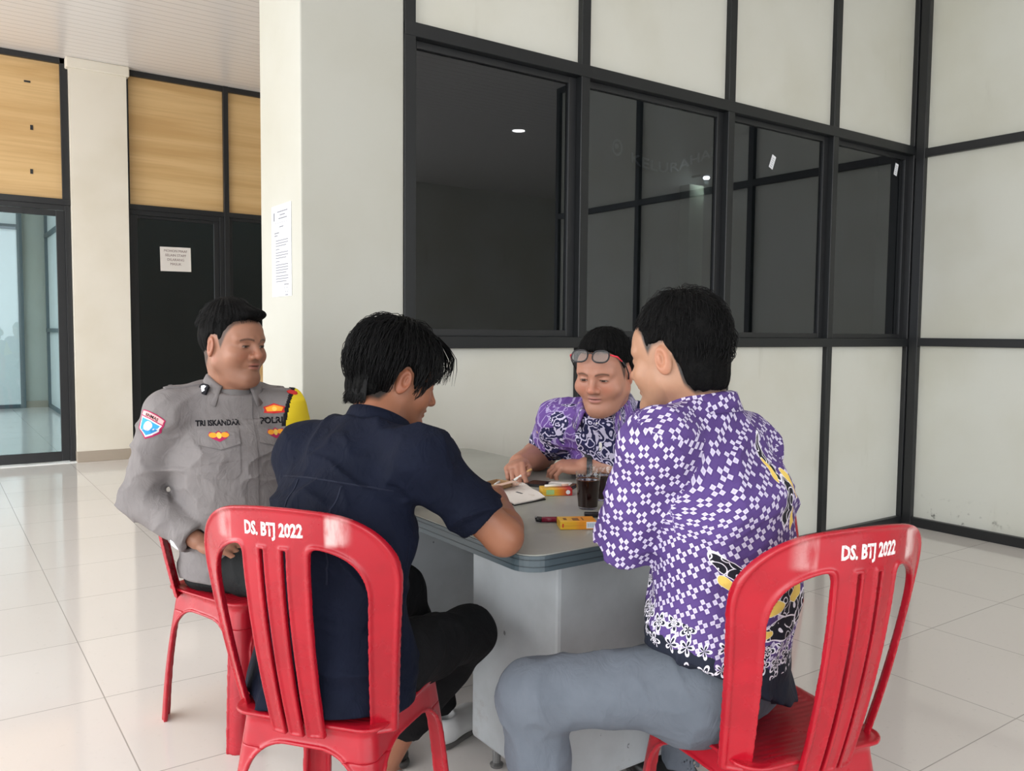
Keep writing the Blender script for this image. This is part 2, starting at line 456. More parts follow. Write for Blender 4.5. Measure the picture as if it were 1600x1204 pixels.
# ------------------------------------------------------------------ implicit surfaces (smooth unions meshed by surface nets)
def V(*a): return np.array(a, np.float32)
def nrm(v):
    v = np.asarray(v, float); return v / (np.linalg.norm(v) + 1e-12)
class P:
    __slots__ = ('f', 'lo', 'hi', 'op', 'k', 'tag')
    def __init__(s, f, lo, hi, op='u', k=0.02, tag=0):
        s.f, s.lo, s.hi, s.op, s.k, s.tag = f, np.asarray(lo, float), np.asarray(hi, float), op, k, tag
def cone(a, b, ra, rb, **kw):
    a = np.asarray(a, np.float32); b = np.asarray(b, np.float32); ab = b - a; L = float(ab @ ab) + 1e-9
    def f(p):
        q = p - a
        t = np.clip((q @ ab) / L, 0, 1)
        return np.linalg.norm(q - t[:, None] * ab, axis=1) - (ra + (rb - ra) * t)
    m = max(ra, rb)
    return P(f, np.minimum(a, b) - m, np.maximum(a, b) + m, **kw)
def ell(c, r, R=None, **kw):
    c = np.asarray(c, np.float32); r = np.asarray(r, np.float32)
    R = np.eye(3, dtype=np.float32) if R is None else np.asarray(R, np.float32)   # rows = local axes in world
    def f(p):
        q = (p - c) @ R.T
        k0 = np.linalg.norm(q / r, axis=1); k1 = np.linalg.norm(q / (r * r), axis=1) + 1e-9
        return k0 * (k0 - 1.0) / k1
    m = float(r.max())
    return P(f, c - m, c + m, **kw)
def rbox(c, h, rad, R=None, **kw):
    c = np.asarray(c, np.float32); h = np.asarray(h, np.float32) - rad
    R = np.eye(3, dtype=np.float32) if R is None else np.asarray(R, np.float32)
    def f(p):
        q = np.abs((p - c) @ R.T) - h
        return np.linalg.norm(np.maximum(q, 0), axis=1) + np.minimum(q.max(axis=1), 0) - rad
    m = float(np.linalg.norm(h + rad))
    return P(f, c - m, c + m, **kw)
def half(pt, n, **kw):
    """solid half space behind the plane (d<0 where (p-pt).n<0)"""
    pt = np.asarray(pt, np.float32); n = nrm(n).astype(np.float32)
    return P(lambda p: (p - pt) @ n, V(9, 9, 9), V(-9, -9, -9), **kw)
class Loft:
    """body core: spine stations (centre, right axis, half width, half depth)"""
    def __init__(s, st, right, inflate=0.0):
        s.c = np.array([q[0] for q in st], np.float32)
        s.a = np.array([q[1] for q in st], np.float32) + inflate
        s.b = np.array([q[2] for q in st], np.float32) + inflate
        rts = [q[3] if len(q) > 3 else right for q in st]
        s.r = np.array([nrm(x) for x in rts], np.float32)
    def coords(s, p):
        best = np.full(len(p), 1e9, np.float32); T = np.zeros(len(p), np.float32)
        n = len(s.c)
        for i in range(n - 1):
            ab = s.c[i + 1] - s.c[i]; L = float(ab @ ab)
            t = ((p - s.c[i]) @ ab) / L
            tc = np.clip(t, 0, 1)
            d = np.linalg.norm(p - (s.c[i] + tc[:, None] * ab), axis=1)
            m = d < best
            best[m] = d[m]; T[m] = (i + tc)[m]
        i0 = np.clip(T.astype(int), 0, n - 2); w = (T - i0)
        w1 = w[:, None]
        c = s.c[i0] * (1 - w1) + s.c[i0 + 1] * w1
        ax = s.c[i0 + 1] - s.c[i0]; ax /= np.linalg.norm(ax, axis=1)[:, None]
        r = s.r[i0] * (1 - w1) + s.r[i0 + 1] * w1
        r = r - ax * np.sum(r * ax, axis=1)[:, None]; r /= np.linalg.norm(r, axis=1)[:, None]
        fwd = np.cross(ax, r)
        ws = w * w * (3 - 2 * w)
        a = s.a[i0] * (1 - ws) + s.a[i0 + 1] * ws
        b = s.b[i0] * (1 - ws) + s.b[i0 + 1] * ws
        q = p - c
        return T, np.sum(q * r, 1), np.sum(q * fwd, 1), np.sum(q * ax, 1), a, b
    def prim(s, **kw):
        def f(p):
            T, x, y, z, a, b = s.coords(p)
            k0 = np.sqrt((x / a) ** 2 + (y / b) ** 2 + (z / (0.5 * (a + b))) ** 2) + 1e-6
            k1 = np.sqrt((x / a ** 2) ** 2 + (y / b ** 2) ** 2 + (z / (0.25 * (a + b) ** 2)) ** 2) + 1e-6
            return k0 * (k0 - 1) / k1
        m = float(max(s.a.max(), s.b.max()))
        return P(f, s.c.min(0) - m, s.c.max(0) + m, **kw)

def smin(a, b, k):
    if k <= 0: return np.minimum(a, b)
    h = np.maximum(k - np.abs(a - b), 0) / k
    return np.minimum(a, b) - h * h * k * 0.25
def smax(a, b, k): return -smin(-a, -b, k)
def combine(prims, p, vals=None):
    d = None
    for i, q in enumerate(prims):
        v = q.f(p) if vals is None else vals[i]
        if q.op == 'u': d = v if d is None else smin(d, v, q.k)
        elif q.op == 's': d = smax(d, -v, q.k)
        elif q.op == 'i': d = smax(d, v, q.k)
        elif q.op == 'd': d = d + v
    return d
def surf(prims, res, name='m', lo=None, hi=None, disp=0.0, smooth=0):
    us = [q for q in prims if q.op == 'u']
    if any(q.op == 'd' for q in prims): disp = max(disp, 0.014)
    if lo is None: lo = np.min([q.lo for q in us], 0) - 3 * res - disp
    if hi is None: hi = np.max([q.hi for q in us], 0) + 3 * res + disp
    B = 12
    nb = np.ceil((np.asarray(hi) - lo) / (res * B)).astype(int)
    n = nb * B + 1
    lo = np.asarray(lo, np.float32)
    D = np.full(tuple(n), 1.0, np.float32)
    bi = np.stack(np.meshgrid(*[np.arange(k) for k in nb], indexing='ij'), -1).reshape(-1, 3)
    bc = (lo + (bi + 0.5) * B * res).astype(np.float32)
    hd = res * B * 0.5 * math.sqrt(3)
    pv = [q.f(bc) for q in prims if q.op != 'd']
    dc = combine([q for q in prims if q.op != 'd'], bc, pv)
    near = np.abs(dc) < hd * 1.45 + 0.03 + disp
    for b in bi[(~near) & (dc < 0)]:
        x, y, z = b * B
        D[x:x + B + 1, y:y + B + 1, z:z + B + 1] = -1.0
    nbk = bi[near]
    off = np.stack(np.meshgrid(*[np.arange(B + 1)] * 3, indexing='ij'), -1).reshape(-1, 3)
    CH = 150
    for s in range(0, len(nbk), CH):
        bb = nbk[s:s + CH]
        pts = (lo + (bb[:, None, :] * B + off[None]) * res).astype(np.float32).reshape(-1, 3)
        cc = (lo + (bb + 0.5) * B * res).astype(np.float32)
        live = []
        best = None
        cv = []
        for q in prims:
            cv.append(q.f(cc) if q.op != 'd' else None)
        for q, v in zip(prims, cv):
            if q.op == 'u': best = v if best is None else np.minimum(best, v)
        vals = None; d = None
        m3 = len(off)
        for q, v in zip(prims, cv):
            if q.op == 'u': act = v < best + 2.6 * hd + q.k + 0.01
            elif q.op == 's': act = v < 1.5 * hd + q.k + 0.005
            elif q.op == 'i': act = v > -(1.5 * hd + q.k + 0.005)
            else: act = np.ones(len(cc), bool)
            if q.op == 'u' and d is None:
                d = np.full(len(pts), 1.0, np.float32)
            if not act.any(): continue
            idx = np.repeat(act, m3)
            w = q.f(pts[idx])
            if q.op == 'u': d[idx] = smin(d[idx], w, q.k)
            elif q.op == 's': d[idx] = smax(d[idx], -w, q.k)
            elif q.op == 'i': d[idx] = smax(d[idx], w, q.k)
            else: d[idx] = d[idx] + w
        d = d.reshape(len(bb), B + 1, B + 1, B + 1)
        for k, b in enumerate(bb):
            x, y, z = b * B
            D[x:x + B + 1, y:y + B + 1, z:z + B + 1] = d[k]
    neg = D < 0
    act = np.zeros(tuple(n - 1), bool)
    c8 = [neg[i:n[0] - 1 + i, j:n[1] - 1 + j, k:n[2] - 1 + k] for i in (0, 1) for j in (0, 1) for k in (0, 1)]
    anyn = np.logical_or.reduce(c8); alln = np.logical_and.reduce(c8)
    act = anyn & ~alln
    ci = np.argwhere(act)
    idm = np.full(tuple(n - 1), -1, np.int32); idm[tuple(ci.T)] = np.arange(len(ci))
    acc = np.zeros((len(ci), 3)); cnt = np.zeros(len(ci))
    for ax in range(3):
        o1, o2 = [q for q in range(3) if q != ax]
        for i in (0, 1):
            for j in (0, 1):
                a = ci.copy(); a[:, o1] += i; a[:, o2] += j
                b = a.copy(); b[:, ax] += 1
                va = D[tuple(a.T)]; vb = D[tuple(b.T)]
                m = (va < 0) != (vb < 0)
                t = va[m] / (va[m] - vb[m])
                pt = a[m].astype(float); pt[:, ax] += t
                acc[m] += pt; cnt[m] += 1
    vert = acc / cnt[:, None] * res + lo
    faces = []
    for ax in range(3):
        o1, o2 = (ax + 1) % 3, (ax + 2) % 3
        sl0 = [slice(None)] * 3; sl1 = [slice(None)] * 3
        sl0[ax] = slice(0, -1); sl1[ax] = slice(1, None)
        a = neg[tuple(sl0)]; b = neg[tuple(sl1)]
        e = np.argwhere(a != b)
        e = e[(e[:, o1] > 0) & (e[:, o2] > 0) & (e[:, o1] < n[o1] - 1) & (e[:, o2] < n[o2] - 1)]
        s = a[tuple(e.T)]
        q = []
        for (i, j) in ((-1, -1), (0, -1), (0, 0), (-1, 0)):
            c = e.copy(); c[:, o1] += i; c[:, o2] += j
            q.append(idm[tuple(c.T)])
        q = np.stack(q, 1)
        q[~s] = q[~s][:, ::-1]
        faces.append(q)
    faces = np.concatenate(faces)
    faces = faces[(faces >= 0).all(1)]
    if smooth:
        for _ in range(smooth):
            s = np.zeros_like(vert); c = np.zeros(len(vert))
            for k in range(4):
                a, b = faces[:, k], faces[:, (k + 1) % 4]
                np.add.at(s, a, vert[b]); np.add.at(c, a, 1)
                np.add.at(s, b, vert[a]); np.add.at(c, b, 1)
            vert = 0.5 * vert + 0.5 * s / np.maximum(c, 1)[:, None]
    return vert.astype(np.float32), faces.astype(np.int32)
def tomesh(name, vert, faces, smooth=True):
    me = bpy.data.meshes.new(name)
    me.vertices.add(len(vert)); me.vertices.foreach_set('co', np.asarray(vert, np.float32).ravel())
    k = faces.shape[1]
    me.loops.add(len(faces) * k); me.loops.foreach_set('vertex_index', faces.ravel())
    me.polygons.add(len(faces))
    me.polygons.foreach_set('loop_start', np.arange(0, len(faces) * k, k, dtype=np.int32))
    me.polygons.foreach_set('use_smooth', np.full(len(faces), smooth))
    me.update(calc_edges=True)
    return me
def vcol(me, name, cols):
    a = me.color_attributes.new(name, 'FLOAT_COLOR', 'POINT')
    c = np.ones((len(me.vertices), 4), np.float32); c[:, :3] = cols
    a.data.foreach_set('color', c.ravel())
def vvec(me, name, vals, domain='POINT'):
    a = me.attributes.new(name, 'FLOAT_VECTOR', domain)
    a.data.foreach_set('vector', np.asarray(vals, np.float32).ravel())
def _hash(i, j, k, s):
    h = (i * 374761393 + j * 668265263 + k * 2147483647 + s * 1274126177) & 0xffffffff
    h = ((h ^ (h >> 13)) * 1274126177) & 0xffffffff
    return ((h ^ (h >> 16)) & 0xffff) / 65535.0
def vnoise(p, seed=0):
    p = np.asarray(p, np.float64)
    i = np.floor(p).astype(np.int64); f = p - i; f = f * f * (3 - 2 * f)
    r = 0
    for dx in (0, 1):
        for dy in (0, 1):
            for dz in (0, 1):
                w = (f[:, 0] if dx else 1 - f[:, 0]) * (f[:, 1] if dy else 1 - f[:, 1]) * (f[:, 2] if dz else 1 - f[:, 2])
                r = r + w * _hash(i[:, 0] + dx, i[:, 1] + dy, i[:, 2] + dz, seed)
    return (r * 2 - 1).astype(np.float32)
def folds(amp, scale, seed=0, R=None):
    """ridged cloth folds; scale = (sx,sy,sz) cycles per metre"""
    sc_ = np.asarray(scale, float)
    def f(p):
        q = p if R is None else p @ np.asarray(R, float).T
        w = vnoise(q * 5.0 + 7.1, seed + 5)[:, None] * np.array([0.35, 0.35, 0.35])
        a = vnoise(q * sc_ + w * 2.0, seed); b = vnoise(q * sc_ * 2.1 + 3.3 + w * 3, seed + 1)
        r = (1 - np.abs(a) * 1.6).clip(0) ** 2 * 0.85 + (1 - np.abs(b) * 1.5).clip(0) ** 2 * 0.35 - 0.35
        return (-amp * r).astype(np.float32)
    return P(f, V(9, 9, 9), V(-9, -9, -9), op='d')

# ------------------------------------------------------------------ red plastic chairs
M_red, _t = mat('red_plastic')
_tc = _t.node('ShaderNodeTexCoord').outputs['Object']
_n, _ = _t.noise(_tc, 14.0, 4)
_n2, _ = _t.noise(_tc, 160.0, 2)
_c = _t.mix(_t.sstep(_n, 0.3, 0.75), (0.40, 0.006, 0.018, 1), (0.33, 0.005, 0.015, 1))
_t.bsdf(_c, _t.m('MULTIPLY_ADD', _n, 0.14, 0.22), 0.5, _t.bump(_n2, 0.05, 0.002), **{'Subsurface Weight': 0.0})
M_redback, _t = mat('red_plastic_worn_back')
_tc = _t.node('ShaderNodeTexCoord').outputs['Object']
_n, _ = _t.noise(_tc, 14.0, 4)
_c = _t.mix(_t.sstep(_n, 0.3, 0.75), (0.40, 0.006, 0.018, 1), (0.33, 0.005, 0.015, 1))
_p = _t.sep(_tc)
_ns, _ = _t.noise(_t.node('ShaderNodeMapping', {'Vector': _tc, 'Scale': (30, 30, 8)}).outputs[0], 1.0, 4, 0.6)
_zm = _t.m('MULTIPLY', _t.sstep(_p[2], 0.816, 0.830), _t.m('SUBTRACT', 1.0, _t.sstep(_p[2], 0.872, 0.888)))
_xr = _t.m('MULTIPLY', _t.sstep(_p[0], 0.100, 0.108), _t.m('SUBTRACT', 1.0, _t.sstep(_p[0], 0.125, 0.155)))
_xl = _t.m('MULTIPLY', _t.sstep(_p[0], -0.155, -0.125), _t.m('SUBTRACT', 1.0, _t.sstep(_p[0], -0.108, -0.100)))
_msk = _t.m('MULTIPLY', _t.m('MULTIPLY', _t.m('ADD', _xr, _t.m('MULTIPLY', _xl, 0.45)), _zm), _t.sstep(_ns, 0.25, 0.62))
_c = _t.mix(_t.m('MULTIPLY', _msk, 0.72), _c, (0.80, 0.62, 0.60, 1))
_t.bsdf(_c, _t.m('MULTIPLY_ADD', _n, 0.14, 0.20), 0.5)
M_stencil, _t = mat('white_stencil_paint')
_tc = _t.node('ShaderNodeTexCoord').outputs['Object']
_n, _ = _t.noise(_tc, 90.0, 3, 0.6)
_t.bsdf(_t.mix(_t.sstep(_n, 0.50, 0.72), (0.86, 0.78, 0.78, 1), (0.60, 0.16, 0.18, 1)), 0.6, 0.3)

def chair_sdfs():
    def H(z): return 0.195 - 0.036 * np.clip(z / 0.42, 0, 1.1) + 0.004 * np.sin(z * 9)
    def rb2(x, y, hx, hy, r):
        qx = np.abs(x) - hx + r; qy = np.abs(y) - hy + r
        return np.hypot(np.maximum(qx, 0), np.maximum(qy, 0)) + np.minimum(np.maximum(qx, qy), 0) - r
    def base(p):
        x, y, z = p[:, 0], p[:, 1], p[:, 2]
        hx = H(z) + np.where(y > 0, 0.008, -0.004) * np.clip(np.abs(y) / 0.1, 0, 1)
        hy = H(z) + 0.012
        o = rb2(x, y + 0.0, hx, hy, 0.035)
        # slab and gusset: shell, thick enough for moulding resolution
        shell = np.abs(o + 0.003) - 0.0032
        top = np.maximum(np.maximum(o, np.abs(z - 0.4225) - 0.005), -1)
        # arches on the four sides
        c = H(z)
        lw = 0.047 - 0.055 * np.clip(z, 0, 0.4) * 0.35
        ax_ = rb2(x, z, c - lw, 0.372, 0.085)
        ay_ = rb2(y, z, c + 0.012 - lw, 0.365, 0.085)
        inner = rb2(x, y, c - lw, c + 0.012 - lw, 0.01)
        cut = np.minimum(ax_, ay_)
        s = smax(shell, -cut, 0.006)
        rim = np.maximum(np.abs(o + 0.001) - 0.006, np.abs(cut - 0.004) - 0.0035)
        s = smin(s, rim, 0.004)
        s = np.maximum(s, z - 0.425)
        s = np.maximum(s, -z)
        d = smin(s, top, 0.012)
        return d
    # seat top: gently dished plate with a rounded lip
    def seat(p):
        x, y, z = p[:, 0], p[:, 1], p[:, 2]
        d = base(p)
        g = rb2(x, y + 0.002, 0.176, 0.182, 0.05)
        dish = 0.428 - 0.010 * np.clip(-g / 0.10, 0, 1)
        ribs = 0.0011 * np.cos(y * 2 * math.pi / 0.017) * (g < -0.03)
        plate = np.maximum(g, np.abs(z - dish + ribs) - 0.004)
        d = smin(d, plate, 0.012)
        return np.maximum(d, 0.355 - z)
    def leg(sx, sy):
        def f(p):
            x, y, z = p[:, 0], p[:, 1], p[:, 2]
            return np.maximum(np.maximum(base(p), z - 0.356), np.maximum(-sx * x, -sy * y))
        return f
    def ys(x, z):
        v = np.clip((z - 0.40) / 0.49, 0, 1.05)
        curv = 2.6 - 0.9 * v
        return -0.192 - 0.088 * (1 - (1 - np.clip(v, 0, 1)) ** 1.8) + curv * x * x
    def shape(x, z):
        v = np.clip((z - 0.40) / 0.49, 0, 1)
        hw = 0.183 + 0.046 * np.clip(v / 0.8, 0, 1) ** 0.9
        # arched top
        zt = 0.896 - 0.03 * (np.abs(x) / 0.2) ** 2
        o = smax(np.abs(x) - hw, z - zt, 0.13)
        inn = smax(np.abs(x) - (hw - 0.043 - 0.012 * v), z - (zt - 0.074), 0.10)
        g = 0.060 + 0.016 * v
        grp = np.abs(x) - g
        op = smax(inn, -grp, 0.02)            # side openings
        sx_ = (0.020 + 0.005 * v)
        gap = np.maximum(np.abs(np.abs(x) - sx_) - 0.0042, z - 0.812)
        cut = np.minimum(op, gap)
        d = np.maximum(o, -cut)
        d = np.maximum(d, 0.405 - z - 0.0 * x)
        return d, o, op, gap
    def back(p):
        x, y, z = p[:, 0], p[:, 1], p[:, 2]
        d2, o, op, gap = shape(x, z)
        dy = (y - ys(x, z)) / np.sqrt(1 + (4.6 * x) ** 2 + 0.05)
        edge = np.clip((d2 + 0.009) / 0.005, 0, 1)
        edge = edge * edge * (3 - 2 * edge)
        th = 0.0030 + 0.0040 * edge
        q = smax(d2, np.abs(dy + 0.001 * 0) - th, 0.003)
        return q
    return seat, leg, back, ys
_seat, _leg, _back, _ys = chair_sdfs()
def _sp(f, lo, hi): return [P(f, V(*lo), V(*hi))]
def text_verts(s, size, sx=1.0, bold=0.0):
    cu = bpy.data.curves.new('txt', 'FONT'); cu.body = s; cu.size = size; cu.align_x = 'CENTER'; cu.align_y = 'CENTER'
    cu.offset = bold; cu.resolution_u = 2
    o = bpy.data.objects.new('txt', cu); COL.objects.link(o)
    bpy.context.view_layer.update()
    dg = bpy.context.evaluated_depsgraph_get()
    me = bpy.data.meshes.new_from_object(o.evaluated_get(dg))
    bpy.data.objects.remove(o)
    for v in me.vertices: v.co.x *= sx
    return me
def text_obj(name, s, size, M, mat_, parent=None, sx=1.0, bold=0.0, thick=0.0006, mapf=None):
    me = text_verts(s, size, sx, bold)
    bm = BM(); bm.from_mesh(me); bpy.data.meshes.remove(me)
    if mapf is not None:
        bmesh.ops.triangulate(bm, faces=bm.faces)
        es = [e for e in bm.edges if e.calc_length() > size * 0.25]
        bmesh.ops.subdivide_edges(bm, edges=es, cuts=2)
        bmesh.ops.triangulate(bm, faces=bm.faces)
    r = bmesh.ops.extrude_face_region(bm, geom=bm.faces[:])
    for v in [g for g in r['geom'] if isinstance(g, bmesh.types.BMVert)]: v.co.z += thick
    for v in bm.verts: v.co = mapf(v.co) if mapf is not None else M @ v.co
    me = bpy.data.meshes.new(name); bmesh.ops.recalc_face_normals(bm, faces=bm.faces); bm.to_mesh(me); bm.free()
    return link(name, me, mat_, parent)
CHAIR = {}
def make_chair(label, loc, rotz, group=None):
    t = thing('plastic_chair', label, 'chair', loc, rotz, group)
    if not CHAIR:
        CHAIR['seat'] = tomesh('seat', *surf(_sp(_seat, (-.22, -.22, .35), (.22, .22, .44)), 0.0030, smooth=1))
        CHAIR['back'] = tomesh('backrest', *surf(_sp(_back, (-.25, -.32, .395), (.25, -.06, .905)), 0.0026, smooth=1))
        for sx in (-1, 1):
            for sy in (-1, 1):
                lo = (min(0, sx * .235), min(0, sy * .235), -0.002); hi = (max(0, sx * .235), max(0, sy * .235), .36)
                lo = [l + 0.10 if (i < 2 and l == 0) else l for i, l in enumerate(lo)]
                hi = [h_ - 0.10 if (i < 2 and h_ == 0) else h_ for i, h_ in enumerate(hi)]
                CHAIR['leg%d%d' % (sx, sy)] = tomesh('leg', *surf(_sp(_leg(sx, sy), (min(0, sx * .235), min(0, sy * .235), 0), (max(0, sx * .235), max(0, sy * .235), .36)), 0.0030, smooth=1))
        def mp(c):
            # lettering on the outer face of the top band
            x = c.x; z = 0.851 + c.y
            return Vector((x, float(_ys(np.float32(x), np.float32(z))) - 0.0034 - c.z, z))
        CHAIR['text'] = text_obj('stencilled_text', 'DS. BTJ 2022', 0.036, None, M_stencil, None, 0.66, 0.0014, 0.0007, mp)
        o = CHAIR['text']; CHAIR['textme'] = o.data; bpy.data.objects.remove(o)
        CHAIR['seat'].materials.append(M_red); CHAIR['back'].materials.append(M_redback)
        for k in CHAIR:
            if k.startswith('leg'): CHAIR[k].materials.append(M_red)
    def part(n, me, par):
        o = bpy.data.objects.new(n, me); COL.objects.link(o); o.parent = par; return o
    part('seat', CHAIR['seat'], t)
    b = part('backrest', CHAIR['back'], t)
    part('stencilled_text', CHAIR['textme'], b)['label'] = 'white stencilled lettering'
    for k in ('leg-1-1', 'leg-11', 'leg1-1', 'leg11'): part('leg', CHAIR[k], t)
    return t
def yaw_of(fx, fy): return math.atan2(fy, fx) - math.pi / 2
CH = {}
CH['navy'] = make_chair('red plastic chair in front of the desk, under the man in navy', (0.755, 1.73, 0), yaw_of(.788, .615), 'red plastic chairs')
CH['right'] = make_chair('red plastic chair nearest the right edge, under the man in checkered batik', (1.425, 1.105, 0), yaw_of(.21, .978), 'red plastic chairs')
CH['off'] = make_chair('red plastic chair under the uniformed officer, beside the white column', (.822, 2.63, 0), yaw_of(.35, -.94), 'red plastic chairs')
CH['cen'] = make_chair('red plastic chair behind the desk, under the man with glasses on his head', (2.20, 2.08, 0), yaw_of(-.92, -.38), 'red plastic chairs')
CH['idle'] = make_chair('empty red plastic chair by the wall, almost hidden behind the checkered batik shirt', (3.238, 2.598, 0), yaw_of(0.82, -0.57), 'red plastic chairs')

# ------------------------------------------------------------------ desk
M_top, _t = mat('grey_laminate_top')
_g = _t.node('ShaderNodeNewGeometry').outputs['Position']
_n, _ = _t.noise(_g, 4.0, 4); _n2, _ = _t.noise(_g, 120.0, 2)
_t.bsdf(_t.mix(_t.sstep(_n, 0.3, 0.75), (0.36, 0.37, 0.335, 1), (0.31, 0.315, 0.285, 1)), _t.m('MULTIPLY_ADD', _n, 0.12, 0.30), 0.4, _t.bump(_n2, 0.03, 0.001))
M_edge = plain('slate_edge_band', (0.060, 0.085, 0.10), 0.35, 0.5)
M_edge2 = plain('slate_edge_groove', (0.03, 0.043, 0.052), 0.4, 0.4)
M_body, _t = mat('chipped_grey_board')
_g = _t.node('ShaderNodeNewGeometry').outputs['Position']
_n, _ = _t.noise(_g, 3.0, 5, 0.6)
_n3, _ = _t.noise(_g, 22.0, 5, 0.7)
_v = _t.vor(_t.node('ShaderNodeMapping', {'Vector': _g, 'Scale': (17, 17, 13)}).outputs[0], 1.0)
_sp_ = _t.m('MULTIPLY', _t.m('LESS_THAN', _t.m('ADD', _v.outputs['Distance'], _t.m('MULTIPLY', _n3, 0.35)), 0.24), _t.m('GREATER_THAN', _n3, 0.40))
_c = _t.mix(_t.sstep(_n, 0.35, 0.7), (0.42, 0.445, 0.465, 1), (0.33, 0.345, 0.355, 1))
_c = _t.mix(_t.m('MULTIPLY', _sp_, 0.8), _c, (0.10, 0.105, 0.11, 1))
_n4, _ = _t.noise(_t.node('ShaderNodeMapping', {'Vector': _g, 'Scale': (9, 9, 9)}).outputs[0], 1.0, 6, 0.7)
_lo = _t.m('SUBTRACT', 1.0, _t.sstep(_t.sep(_g)[2], 0.12, 0.35))
_c = _t.mix(_t.m('MULTIPLY', _t.sstep(_n4, 0.55, 0.75), _t.m('MULTIPLY', _lo, 0.5)), _c, (0.20, 0.13, 0.10, 1))
_t.bsdf(_c, 0.5, 0.4)
M_steel = plain('steel_glide', (0.25, 0.25, 0.25), 0.4, 0.5, 0.8)
desk = thing('office_desk', 'grey office desk with a rounded slate edge and chipped pedestals, pushed against the window wall', 'desk', (1.45, 2.21, 0))
def rrect(x0, x1, y0, y1, r, n=6):
    pts = []
    for cx, cy, a0 in ((x1 - r, y1 - r, 0), (x0 + r, y1 - r, 90), (x0 + r, y0 + r, 180), (x1 - r, y0 + r, 270)):
        for k in range(n + 1):
            a = math.radians(a0 + 90 * k / n); pts.append((cx + r * math.cos(a), cy + r * math.sin(a)))
    return pts
dx0, dx1, dy0, dy1 = -0.405, 0.40, -0.785, 0.745   # local
bm = BM(); prism(bm, rrect(dx0 + 0.004, dx1 - 0.004, dy0 + 0.004, dy1 - 0.004, 0.055), 0.716, 0.750)
obj('tabletop', bm, M_top, desk)
bm = BM()
for z0, z1, o_ in ((0.712, 0.7475, 0.0), ):
    prism(bm, rrect(dx0 - o_, dx1 + o_, dy0 - o_, dy1 + o_, 0.06, 8), z0, z1)
e = obj('edge_band', bm, M_edge, desk)
bm = BM()
for z in (0.722, 0.7375):
    prism(bm, rrect(dx0 - 0.0008, dx1 + 0.0008, dy0 - 0.0008, dy1 + 0.0008, 0.0605, 8), z, z + 0.0022)
obj('edge_groove', bm, M_edge2, e)
def pedestal(y0, y1):
    bm = BM(); box(bm, -0.205, 0.30, y0, y1, 0.085, 0.712, bev=0.010)
    p = obj('pedestal', bm, M_body, desk)
    for x in (-0.15, 0.25):
        for y in (y0 + 0.05, y1 - 0.05):
            bm = BM(); lathe(bm, [(0, 0), (0.018, 0), (0.020, 0.008), (0.012, 0.014), (0.012, 0.086), (0, 0.086)], (x, y, 0), 12)
            obj('glide', bm, M_steel, p)
pedestal(-0.64, -0.25)
pedestal(0.30, 0.70)
bm = BM(); box(bm, 0.27, 0.295, -0.25, 0.30, 0.30, 0.712, bev=0.003); obj('modesty_panel', bm, M_body, desk)

# ------------------------------------------------------------------ paper notices
def notice():
    t = thing('notice', 'white printed letter stuck on the left face of the column', 'notice', (1.1385, 3.178, 1.54))
    bm = BM(); box(bm, -0.001, 0.0006, -0.106, 0.106, -0.176, 0.176)
    s = obj('sheet', bm, M_paper, t)
    # frame of the text block: u runs along -y (left to right as read), v up
    def ln(bm, u0, u1, v, h_=0.0022):
        box(bm, -0.0016, -0.001, -u1, -u0, v - h_, v + h_)
    bm = BM()
    ln(bm, -0.095, 0.092, 0.166, 0.0005); ln(bm, -0.095, 0.092, -0.166, 0.0005); ln(bm, -0.08, 0.08, 0.108, 0.0008)
    box(bm, -0.0016, -0.001, 0.070, 0.084, 0.118, 0.150)
    for k, (u0, u1) in enumerate(((-0.045, 0.07), (-0.015, 0.045), (-0.03, 0.065))): ln(bm, u0, u1, 0.150 - k * 0.013, 0.0022)
    ln(bm, -0.02, 0.025, 0.092)
    ln(bm, -0.075, -0.02, 0.070); ln(bm, -0.075, -0.04, 0.060)
    v = 0.040
    for blk in (3, 1, 3, 1, 4, 3):
        for q in range(blk):
            u1 = 0.075 - (0.02 if q == blk - 1 else 0.0) - (0.075 if blk == 1 else 0)
            ln(bm, -0.062, u1, v, 0.0018); v -= 0.0102
        v -= 0.003
    ln(bm, 0.03, 0.08, v, 0.002)
    tube(bm, [Vector((-0.0013, -0.03 - 0.05 * a, v - 0.02 + 0.012 * math.sin(a * 14))) for a in np.linspace(0, 1, 14)], 0.0008, 4)
    ln(bm, 0.04, 0.07, v - 0.04, 0.002)
    obj('print', bm, M_ink_grey, s)
notice()
def sign():
    t = thing('door_sign', 'small white sign with four lines of text taped inside the dark glass door', 'sign', (2.035, BY - 0.007, 1.915), 0)
    bm = BM(); box(bm, -0.143, 0.143, -0.001, 0.001, -0.117, 0.117, M=Matrix.Rotation(math.radians(-0.8), 4, 'Y'))
    s = obj('sheet', bm, M_paper_warm, t)
    for k, tx in enumerate(('MOHON MAAF', 'SELAIN STAFF', 'DILARANG', 'MASUK')):
        M = Matrix.Translation((0, -0.0016, 0.078 - k * 0.042)) @ Matrix.Rotation(math.radians(90), 4, 'X')
        text_obj('print', tx, 0.034, M, M_ink_soft, s, 0.95, 0.0, 0.0003)
sign()
